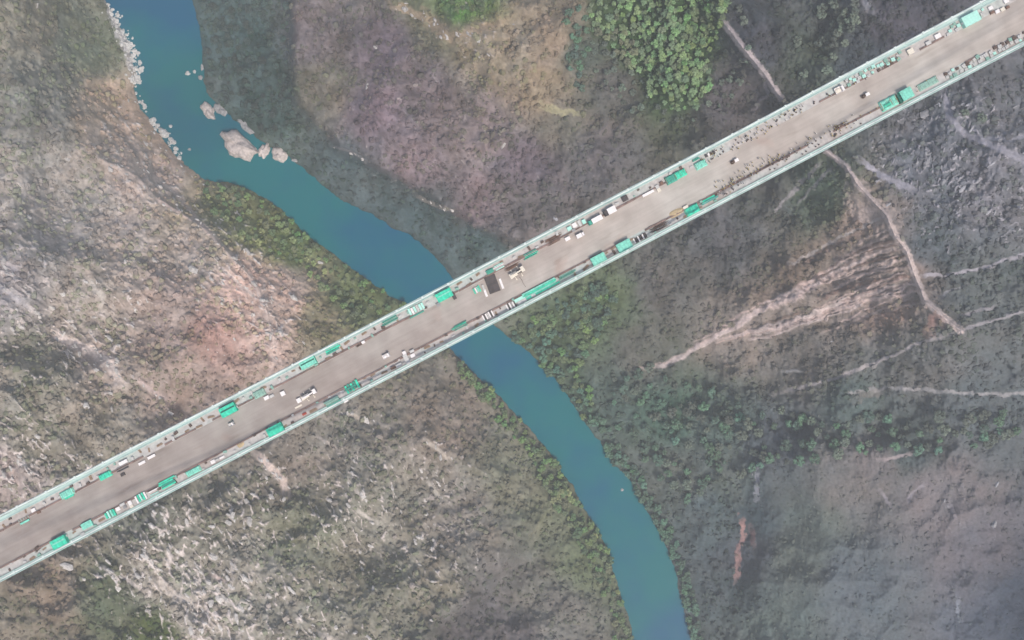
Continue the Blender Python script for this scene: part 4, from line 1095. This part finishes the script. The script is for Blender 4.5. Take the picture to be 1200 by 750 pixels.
# dark platform with its white rails
t = put('work_platform', 'large dark grey steel platform lying across the middle of the carriageway', 'platform', 577, 333, -7)
MB().box((0, 0, .35), (m_(13.5), m_(20.5), .5)).build('plate', M['dark'], t)
q = MB()
for i in range(6): q.box((0, (i / 5 - .5) * m_(19), .63), (m_(13), .12, .06))
q.build('ribs', M['rust_dark'], t)
for x in (-1, 1): MB().box((x * m_(5), 0, .05), (.4, m_(19), .1)).build('bearer', M['rust_dark'], t)
panels(587.5, 332, 2.6, 13, 'white beam standing along the right side of the dark platform', ['white'], 1, False, .8, rot=-7, gap=0, name='steel_beam', cat='beam', group='white beams beside the platform')
panels(569, 343, 2.6, 11, 'white beam along the lower left side of the dark platform', ['white'], 1, False, .8, rot=-7, gap=0, name='steel_beam', cat='beam', group='white beams beside the platform')
panels(566.5, 337, 2, 8, 'thin grey beam between the small green panels and dark platform', ['pale_grey'], 1, False, .6, rot=-7, gap=0, name='steel_beam', cat='beam', group='white beams beside the platform')
tarp(574, 318, 9, 5, 'small green net bundle above the dark platform', 'green_deep', .9)
panels(584, 313, 14, 6, 'pale mint boards beside the upper edge right of the small net bundle', ['green_mint', 'pale_grey', 'white'], 4, True, .5)
pump_truck(606, 319.5, 19, 6.5, 'cream pump truck with spread legs just right of the dark platform', 6, 'cream')
rebar(600, 313, 18, 4, 'brown bar pile behind the cream pump truck', 'rust', 20)
o = MB().path([(-1.6, 2.4, .12), (-.4, .8, .12), (.3, -.9, .12), (1.5, -2.6, .12)], .10, 6).build('hose', M['dark'])
o.location = ((612.5 - 600) / PPM, -(330 - 375) / PPM, .006)
tag(o, 'thin dark hose across the carriageway below the cream pump truck', 'hose')
panels(622, 298, 20, 6.5, 'thin dark green beams beside the upper edge right of the cream pump truck', ['green_deep', 'green', 'green_dull'], 4, True, .6, gap=.45)
rebar(649, 281, 20, 8, 'broad rust-brown bar pile on the upper strip left of the white clutter', 'rust', 34, 0, .8)
crate(665, 280, 6, 4, 'white box just right of the broad rust-brown bar pile', 'white', .9)
truck(680, 276, 10, 4.5, 'small white truck on the upper kerb left of the two white box trucks', 'white', 'white', None, 0, True, 1.2)
for i, (x, y, l_, w_, mm, lab) in enumerate([(667, 268, 5, 4, 'green_mint', 'pale mint box at the left of the white clutter by the upper edge'), (673, 264, 5, 5, 'white', 'white box in the middle of the clutter by the upper edge'),
        (679, 262, 3, 7, 'pale_grey', 'narrow pale box standing across the clutter by the upper edge'), (684, 260, 4, 5, 'green_mint', 'pale mint box at the right of the white clutter by the upper edge'), (672, 270, 4, 3, 'grey', 'grey box below the white clutter by the upper edge')]):
    crate(x, y, l_, w_, lab, mm, .8)
truck(697, 258.5, 18, 5.5, 'long white box truck on the upper strip, left of a shorter one', 'green_deep', 'white', None, 180, True, 1.6)
truck(714, 248, 15, 7, 'short wide white box truck on the upper strip, right of the long one', 'dark', 'white', None, 180, True, 1.8)
crate(732, 233, 7, 6, 'dark grey box by the upper edge right of the two white box trucks', 'dark', 1.0)
panels(759, 227, 17, 4.5, 'long white slab on the upper strip left of the torn green sheets', ['white'], 1, True, 1.0, name='concrete_slab', cat='slab', group='white slabs')
for x, y, mm, lab in [(770, 219, 'pale_grey', 'grey-pink box right of the long white slab'), (775, 215, 'rust', 'rusty box nearest the torn green sheets'), (772, 223, 'cream', 'cream box below the grey-pink box by the long white slab')]:
    crate(x, y, 4, 4, lab, mm, .6)
tarp(786, 210, 13, 9, 'torn deep green sheeted stack on the upper strip', 'green_deep', 1.3, lumps=4)
tarp(797, 204, 14, 8, 'torn bright green sheeted stack overlapping the deep green one', 'green', 1.5, lumps=4)
panels(815, 187, 10, 3, 'dark green beams by the upper edge behind the pale green sheeted stack', ['green_deep'], 2, True, .6)
tarp(821, 193, 14, 8, 'pale green sheeted stack right of the torn sheets on the upper strip', 'green_pale', 1.2)
panels(833, 180, 16, 3.5, 'dark bar rack along the upper edge above the dark tricycle', ['dark', 'white', 'rust_dark'], 5, False, .6, name='bar_rack', cat='bar rack', group='steel bar cages')
tricycle(860, 189.5, 'dark cargo tricycle on the carriageway left of the crowd')
tricycle(1013, 112.5, 'brown and white cargo tricycle on the carriageway near the right end')
truck(982.5, 106, 11, 7.5, 'white truck with pinkish bed on the right part of the upper strip', 'white', 'white', 'cream', 0, False)
crate(1066, 61, 7, 6, 'whitish square crate on the upper strip above the speckled kerb', 'cream', 1.1)
crate(1087, 51, 6, 4, 'grey crate on the upper strip between two pale crates', 'pale_grey', .8)
crate(1098, 43, 7, 5, 'pale crate on the upper strip left of the mint container', 'white', .9)
container(1135, 24, 20, 12, 'pale mint container on the upper strip near the right edge', 'green_mint', 'green_mint')
for x, y, l_, w_, mm, lab in [(1160, 10, 5, 4, 'white', 'white box right of the mint container by the upper edge'), (1162, 15, 5, 3, 'rust', 'rusty box below the white box right of the mint container'), (1168, 14, 5, 4, 'white', 'white box in the middle of the row right of the mint container'),
        (1174, 11.5, 5, 4, 'cream', 'cream box at the end of the row right of the mint container'), (1178, 1.5, 5, 5, 'white', 'white box by the top edge of the view on the bridge'), (1180, 9, 4, 3, 'rust', 'rusty box below the topmost white box on the bridge')]:
    crate(x, y, l_, w_, lab, mm, .7)

# -- lower side strip, left to right
rebar(44, 643, 9, 6, 'dark brown bar heap on the lower strip at the far left', 'rust_dark', 18, 20)
container(72, 634.5, 18, 11, 'vivid green container with a pale stripe on the lower strip at far left', 'green', 'green', 'green_pale')
crate(103, 614.5, 13, 7, 'green and white crate right of the vivid far left container', 'green_pale', 1.0)
crate(98, 626, 5, 4, 'small white box by the lower edge below the green and white crate', 'pale_grey', .6)
panels(130, 602, 13, 9, 'mint panels set crosswise at the left end of the lower strip row', ['green', 'green_mint', 'green_pale'], 4, False, .9)
for x, y, l_, w_, mm, lab in [(139, 596, 5, 4, 'white', 'white box leftmost in the loose cluster between crosswise panels'), (144, 591, 6, 3, 'pale_grey', 'pale grey box highest in the loose cluster between crosswise panels'), (147, 594, 4, 3, 'grey', 'grey box in the loose cluster between crosswise panels'),
        (153, 589, 4, 5, 'white', 'white box at the right of the loose cluster between crosswise panels'), (155, 593, 4, 3, 'cream', 'cream box lowest in the loose cluster between crosswise panels')]:
    crate(x, y, l_, w_, lab, mm, .6)
panels(166, 582.5, 14, 10, 'white and green striped panels set crosswise on the lower strip', ['white', 'green', 'green_mint', 'green'], 5, False, .9)
panels(179, 574, 16, 3.2, 'thin white beam with dark edges between two green stacks', ['white', 'dark'], 2, True, .6, name='steel_beam', cat='beam', group='single beams')
panels(181, 580, 14, 4, 'pale boards by the lower edge below the thin white beam', ['green_mint', 'pale_grey'], 3, True, .3, name='plank_stack', cat='planks', group='plank stacks')
panels(196, 566, 21, 9.5, 'green panels with dark gaps at the right end of the lower left row', ['green', 'green_deep', 'green'], 4, True, .9, gap=.25)
tarp(227, 552, 18, 6.5, 'mint sheeted stack alone on the lower strip', 'green_pale', 1.0)
for x, y, l_, w_, mm, lab in [(250, 541, 5, 4, 'white', 'white box right of the lone mint sheeted stack'), (255, 538.5, 6, 2, 'pale_grey', 'narrow pale box in the thin white group on the lower strip'), (260, 536, 7, 2, 'white', 'thin white board at the right of the thin white group')]:
    crate(x, y, l_, w_, lab, mm, .5)
heap(282, 521, 9, 6, 'small yellowish sand heap on the lower strip left of the bright container', 'sand', .5)
container(324, 503.5, 19, 11, 'plain bright green container on the lower strip', 'green', 'green')
panels(389, 471, 22, 8, 'dull green panel stack with dark upper side near the lower edge', ['green_deep', 'green_dull', 'green_dull'], 3, True, .7, gap=.15)
crate(405.5, 469, 5, 4, 'white box on the lower edge right of the dull green panel stack', 'white', .8)
panels(413, 453, 18, 11, 'deep green cross-stacked panels on the lower strip', ['green', 'green_deep'], 5, False, .9, gap=.3)
panels(411, 454, 17, 3, 'deep green beam lying over the kerb by the cross-stacked panels', ['green_deep'], 1, True, 1.3, name='steel_beam', cat='beam', group='single beams')
for x, y, l_, w_, mm, lab in [(477, 421, 5, 12, 'pale_grey', 'tall pale crate across the lower strip in the grey crate group'), (474, 413.5, 4, 4, 'white', 'white box above the tall pale crate'), (483, 411.5, 5, 3, 'pale_grey', 'pale box highest in the grey crate group'),
        (484, 416.5, 5, 4, 'white', 'white box right of the tall pale crate'), (468, 428, 7, 4, 'pale_grey', 'pale crate left of the tall pale crate'), (461, 431, 6, 3, 'rust', 'brown box leftmost in the grey crate group')]:
    crate(x, y, l_, w_, lab, mm, 1.0)
panels(539, 382, 20, 6, 'dull dark green beams on the lower strip left of the white bars', ['green_deep', 'green_dull', 'green'], 4, True, .5, gap=.5)
panels(572, 370, 14, 8, 'white crosswise bars below the dark platform, left set', ['white', 'dark', 'white', 'pale_grey'], 7, False, .7, gap=.2)
panels(599, 358, 12, 9, 'white crosswise bars below the cream pump truck, right set', ['white', 'dark', 'white', 'grey'], 6, False, .7, gap=.2)
panels(610, 352, 13, 8, 'pale bluish board stack joining the long green beams', ['pale_grey', 'green_mint'], 2, True, .8, gap=.05)
panels(634, 338, 48, 9, 'very long bright green beams bundled on the lower strip', ['green', 'green_pale', 'green', 'green_pale'], 4, True, .9, gap=.2)
panels(664, 322, 22, 6, 'dull green beams right of the very long bright ones', ['green_dull', 'green_deep'], 3, True, .5, gap=.5)
container(701, 304, 17, 9.5, 'mint roofed container on the lower strip, left one of two alike', 'green', 'green_pale')
container(731, 288.5, 17, 10.5, 'mint roofed container on the lower strip, right one of two alike', 'green_pale', 'green_pale')
panels(750, 279, 17, 7, 'white and dark crosswise bars right of the right mint container', ['white', 'dark', 'dark'], 9, False, .6, gap=.25)
rebar(772, 265, 22, 9, 'dark brown bar heap on the lower strip left of the sand', 'rust_dark', 36, 0, .7)
heap(793, 249, 20, 8, 'yellow sand heap on the lower kerb between bar heap and green stack', 'sand', .5)
tarp(811, 246, 17, 9.5, 'bright green sheeted stack right of the yellow sand heap', 'green', 1.5)
crate(803, 243, 6, 3, 'white box at the upper left corner of the bright green sheeted stack', 'cream', .8)
panels(830, 234.5, 22, 5, 'bright green beam pair on the lower strip left of the crowd', ['green_pale', 'green'], 2, True, 1.0, gap=.1)
rebar(985, 148, 16, 5, 'brown bar heap among the right end of the crowd', 'rust', 20, 0, .5)
tarp(1041, 121, 21, 12, 'ragged teal sheeted stack left of the split green container', 'green_pale', 1.4, lumps=5)
panels(1038, 124, 10, 5, 'dark green frame on the ragged teal stack\'s lower left', ['green_deep', 'green'], 3, True, 1.6)
container(1060, 111.5, 14, 12, 'mint container beside the ragged teal stack on the right lower strip', 'green', 'green_pale', None)
crate(1052.5, 117, 2.5, 11, 'narrow dark block standing for the dark gap between ragged teal stack and mint container', 'green_dark', 1.8)  # added block, its dark colour stands for the gap between the two
tarp(1087, 98, 24, 8, 'dull green netted stack on the lower strip right of the mint container', 'green_dull', .7, lumps=5)

# -- rows of wrapped pallets toward the right end, both strips
def on_axis(s, t):     # s along the bridge, t across it (towards the lower edge), survey units from the bridge's middle
    return 600 + s * math.cos(TH) + t * math.sin(TH), 330 - s * math.sin(TH) + t * math.cos(TH)
def pallet_proto(mm):
    t = put('wrapped_pallet', '', 'pallet', 600, 330)
    b = MB(); rnd = random.Random(len(mm))
    for i in range(2):
        for j in range(2): b.box((-.45 + .9 * i, -.4 + .8 * j, .15 + .3), (.85, .75, .6 + rnd.uniform(-.15, .2)))
    b.build('bags', M[mm], t)
    s = MB()
    for y in (-.6, 0, .6): s.box((0, y, .06), (1.9, .14, .12))
    s.build('skid', M['wood'], t)
    return t
kinds = {'green_dull': ('dull green wrapped pallet', 'dull green pallets'), 'pale_grey': ('pale grey wrapped pallet', 'pale grey pallets'), 'green_mint': ('mint wrapped pallet', 'mint pallets'), 'rust_dark': ('dark brown wrapped pallet', 'dark brown pallets')}
protos = {k: pallet_proto(k) for k in kinds}; used = set()
rnd = random.Random(21)
def lay_pallet(mm, s, t, side):
    p = protos[mm] if mm not in used else copy_tree(protos[mm])
    used.add(mm)
    px, py = on_axis(s, t)
    p.location = ((px - 600) / PPM, -(py - 375) / PPM, .006); p.rotation_euler = (0, 0, TH + rnd.uniform(-.3, .3)); k = rnd.uniform(.7, 1.15); p.scale = (k, k, k)
    p['label'] = kinds[mm][0] + ' in the loose row on the %s strip toward the right end' % side
    p['group'] = kinds[mm][1] + ' on the %s strip' % side
for side, t0, t1, s0, s1, n in (('upper', -27, -19.5, 440, 660, 62), ('lower', 19.5, 27, 560, 690, 58)):
    pts = []
    while len(pts) < n:
        s, t = rnd.uniform(s0, s1), rnd.uniform(t0, t1)
        px, py = on_axis(s, t)
        if any(abs(px - a) < 12 and abs(py - b) < 11 for a, b in ((982, 106), (1066, 61), (1098, 43), (1087, 51), (1135, 24), (1165, 12), (1178, 4), (1087, 98), (1060, 111))): 
            n -= .02; continue
        if all((s - a) ** 2 + (t - b) ** 2 > 18 for a, b in pts): pts.append((s, t))
        else: n -= .02
    for s, t in pts:
        inner = abs(t) < 21.5
        lay_pallet('rust_dark' if inner and rnd.random() < .6 else rnd.choice(['green_dull', 'pale_grey', 'green_mint', 'pale_grey']), s, t, side)

def plank_proto():
    t = put('plank_bundle', '', 'planks', 600, 330); b = MB(); g = random.Random(5)
    for i in range(6): b.box((g.uniform(-.15, .15), -.45 + .18 * i, .16 + .04 * (i % 2)), (2.6 * g.uniform(.8, 1), .15, .08), g.uniform(-.04, .04))
    b.box((0, -.1, .27), (2.4, .16, .06), .06).box((.1, .2, .28), (2.2, .15, .06), -.05)
    b.build('planks', M['wood'], t)
    c = MB()
    for x in (-.8, .8): c.box((x, 0, .05), (.14, 1.1, .10))
    c.build('bearers', M['rust_dark'], t)
    return t
def box_proto(mm):
    t = put('supply_box', '', 'box', 600, 330)
    MB().box((0, 0, .38), (1.3, .95, .62)).build('body', M[mm], t)
    l = MB().box((0, 0, .72), (1.36, 1.0, .06)); l.box((-.4, 0, .77), (.1, .95, .04)).box((.4, 0, .77), (.1, .95, .04)); l.build('lid', M[mm], t)
    k = MB().box((-.45, 0, .04), (.12, .9, .08)).box((.45, 0, .04), (.12, .9, .08)); k.build('skid', M['wood'], t)
    return t
taken = [(o.location.x * PPM + 600, 375 - o.location.y * PPM) for o in COL.objects if o.parent is None and 'category' in o.keys() and abs(o.location.z) < .1]
for pr, what, cnt in ((plank_proto(), 'brown plank bundle', 46), (box_proto('pale_grey'), 'pale grey supply box', 40), (box_proto('rust_dark'), 'dark brown supply box', 40), (box_proto('green_dull'), 'dull green supply box', 34)):
    first = True
    for side, lo, hi in (('upper', -27, -19.5), ('lower', 19.5, 27)):
        k = 0; tries = 0
        while k < cnt // 2 and tries < 3000:
            tries += 1
            px, py = on_axis(rnd.uniform(-680, 260), rnd.uniform(lo, hi))
            if any(abs(px - a) < 8 and abs(py - b) < 6 for a, b in taken): continue
            taken.append((px, py)); k += 1
            o = pr if first else copy_tree(pr); first = False
            o.location = ((px - 600) / PPM, -(py - 375) / PPM, .0); o.rotation_euler = (0, 0, TH + rnd.choice([0, 0, 1.57]) + rnd.uniform(-.3, .3))
            q = rnd.uniform(.7, 1.25); o.scale = (q * rnd.uniform(.8, 1.4), q, q)
            o['label'] = what + ' among the loose material along the %s strip' % side; o['group'] = what + 's on the %s strip' % side

# -- workers standing in loose crowds
M['skin'] = mat('skin', (.42, .27, .19), .6, var=.05)
CL = [('dark blue', (.05, .06, .10)), ('dark grey', (.07, .07, .07)), ('olive', (.10, .11, .06)), ('brown', (.13, .08, .06))]
M['trousers'] = mat('dark_trousers', (.05, .05, .06), .8)
M['hard_hat'] = mat('yellow_hat', (.55, .42, .08), .4); M['hat_white'] = mat('white_hat', (.7, .7, .68), .4)
def person_mesh(cloth, seed):
    rnd = random.Random(seed); st = rnd.uniform(-.12, .16); arm = rnd.uniform(.1, .35)
    J = dict(pel=(0, 0, .95), chest=(.02, 0, 1.33), neck=(.02, 0, 1.52), head=(.05, 0, 1.63), top=(.04, 0, 1.74), hl=(0, .11, .90), hr=(0, -.11, .90), kl=(.04 + st, .12, .50), kr=(.03 - st, -.12, .50), al=(st * 1.3, .13, .08), ar=(-st * 1.3, -.13, .08),
             tl=(st * 1.3 + .19, .14, .04), tr=(-st * 1.3 + .19, -.14, .04), sl=(0, .20, 1.42), sr=(0, -.20, 1.42), el=(-.02, .28, 1.15), er=(.02, -.28, 1.15), wl=(arm, .26, .92), wr=(arm * .6, -.27, .90), fl=(arm + .1, .25, .84), fr=(arm * .6 + .08, -.26, .81))
    rad = dict(pel=.15, chest=.17, neck=.062, head=.10, top=.07, hl=.10, hr=.10, kl=.065, kr=.065, al=.048, ar=.048, tl=.04, tr=.04, sl=.07, sr=.07, el=.046, er=.046, wl=.032, wr=.032, fl=.03, fr=.03)
    E = [('pel', 'chest'), ('chest', 'neck'), ('neck', 'head'), ('head', 'top'), ('pel', 'hl'), ('hl', 'kl'), ('kl', 'al'), ('al', 'tl'), ('pel', 'hr'), ('hr', 'kr'), ('kr', 'ar'), ('ar', 'tr'), ('chest', 'sl'), ('sl', 'el'), ('el', 'wl'), ('wl', 'fl'), ('chest', 'sr'), ('sr', 'er'), ('er', 'wr'), ('wr', 'fr')]
    ks = list(J); me = bpy.data.meshes.new('person_frame')
    me.from_pydata([J[k] for k in ks], [(ks.index(a), ks.index(b)) for a, b in E], [])
    o = bpy.data.objects.new('person_frame', me); COL.objects.link(o)
    sk = o.modifiers.new('s', 'SKIN')
    for i, k in enumerate(ks): me.skin_vertices[0].data[i].radius = (rad[k], rad[k])
    me.skin_vertices[0].data[0].use_root = True
    sb = o.modifiers.new('d', 'SUBSURF'); sb.levels = 1; sb.render_levels = 1
    dg = bpy.context.evaluated_depsgraph_get(); dg.update()
    out = bpy.data.meshes.new_from_object(o.evaluated_get(dg)); out.name = 'person'
    bpy.data.objects.remove(o)
    out.materials.clear()
    for mm in (M['skin'], cloth, M['trousers'], M['black']): out.materials.append(mm)
    for p in out.polygons:
        z = p.center.z; x, y = p.center.x, p.center.y
        arm_lo = abs(y) > .22 and z < .90
        p.material_index = 0 if (z > 1.50 or arm_lo) else (1 if z > .93 else (2 if z > .12 else 3)); p.use_smooth = True
    return out
def worker_proto(i):
    nm, c = CL[i]
    mm = mat('jacket_' + nm.replace(' ', '_'), c, .8)
    o = bpy.data.objects.new('person', person_mesh(mm, 40 + i)); COL.objects.link(o)
    h = MB(); h.dome((.045, 0, 1.70), (.15, .135, .13), 12, 4); h.tube((.06, 0, 1.695), (.06, 0, 1.71), .19, .185, 12)
    h.build('hard_hat', M['hard_hat'] if i % 2 else M['hat_white'], o, smooth=True)
    tag(o, '', 'person')
    return o
workers = [worker_proto(i) for i in range(4)]; w_used = set()
def stand(s, t, where):
    i = rnd.randrange(4)
    o = workers[i] if i not in w_used else copy_tree(workers[i]); w_used.add(i)
    px, py = on_axis(s, t)
    o.location = ((px - 600) / PPM, -(py - 375) / PPM, .0); o.rotation_euler = (0, 0, rnd.uniform(0, 6.28))
    o['label'] = 'worker in %s jacket and %s hard hat in the crowd on the %s' % (CL[i][0], 'yellow' if i % 2 else 'white', where)
    o['group'] = '%s jackets in the crowd on the %s' % (CL[i][0], where)
for s0, s1, t0, t1, n, where in ((262, 345, 6, 26, 84, 'lower strip'), (345, 440, 10, 25, 56, 'lower strip'), (262, 400, -27, -15, 66, 'upper strip'), (400, 520, -27, -17, 16, 'upper strip'), (440, 540, 14, 24, 14, 'lower strip')):
    for k in range(n):
        stand(rnd.uniform(s0, s1), rnd.uniform(t0, t1) if rnd.random() < .6 else rnd.gauss((t0 + t1) / 2, 3), where)

def drum_proto():
    t = put('steel_drum', '', 'drum', 600, 330)
    MB().tube((0, 0, 0), (0, 0, .88), .30, .30, 14).tube((0, 0, .28), (0, 0, .32), .32, .32, 14).tube((0, 0, .58), (0, 0, .62), .32, .32, 14).build('body', M['dark'], t)
    MB().tube((0, 0, .89), (0, 0, .92), .29, .29, 14).tube((.15, 0, .92), (.15, 0, .95), .05, .05, 8).build('lid', M['rust_dark'], t)
    return t
dp = drum_proto(); first = True
for s0, s1, t0, t1, n, side in ((265, 450, 18, 26, 34, 'lower'), (262, 430, -26, -18, 30, 'upper')):
    for k in range(n):
        o = dp if first else copy_tree(dp); first = False
        px, py = on_axis(rnd.uniform(s0, s1), rnd.uniform(t0, t1))
        o.location = ((px - 600) / PPM, -(py - 375) / PPM, .006)
        o['label'] = 'dark steel drum standing among the workers on the %s strip' % side; o['group'] = 'steel drums on the %s strip' % side

# ------------------------------------------------------------------ haze
allz = float(Z.min())
x0, x1, y0, y1 = float(WX.min()) - 5, float(WX.max()) + 5, float(WY.min()) - 5, float(WY.max()) + 5
hz = MB(); hz.box(((x0 + x1) / 2, (y0 + y1) / 2, (allz - 1 + CAM_H + 12) / 2), (x1 - x0, y1 - y0, CAM_H + 12 - allz + 1))
hm = bpy.data.materials.new('haze'); hm.use_nodes = True
n, l = hm.node_tree.nodes, hm.node_tree.links; n.clear()
pv = n.new('ShaderNodeVolumePrincipled'); pv.inputs['Color'].default_value = (*HAZE_COLOR, 1); pv.inputs['Density'].default_value = HAZE_DENSITY
pv.inputs['Anisotropy'].default_value = .2
ou = n.new('ShaderNodeOutputMaterial'); l.new(pv.outputs[0], ou.inputs['Volume'])
tag(hz.build('haze', hm), 'thin pale haze filling the gorge', 'haze', kind='stuff')
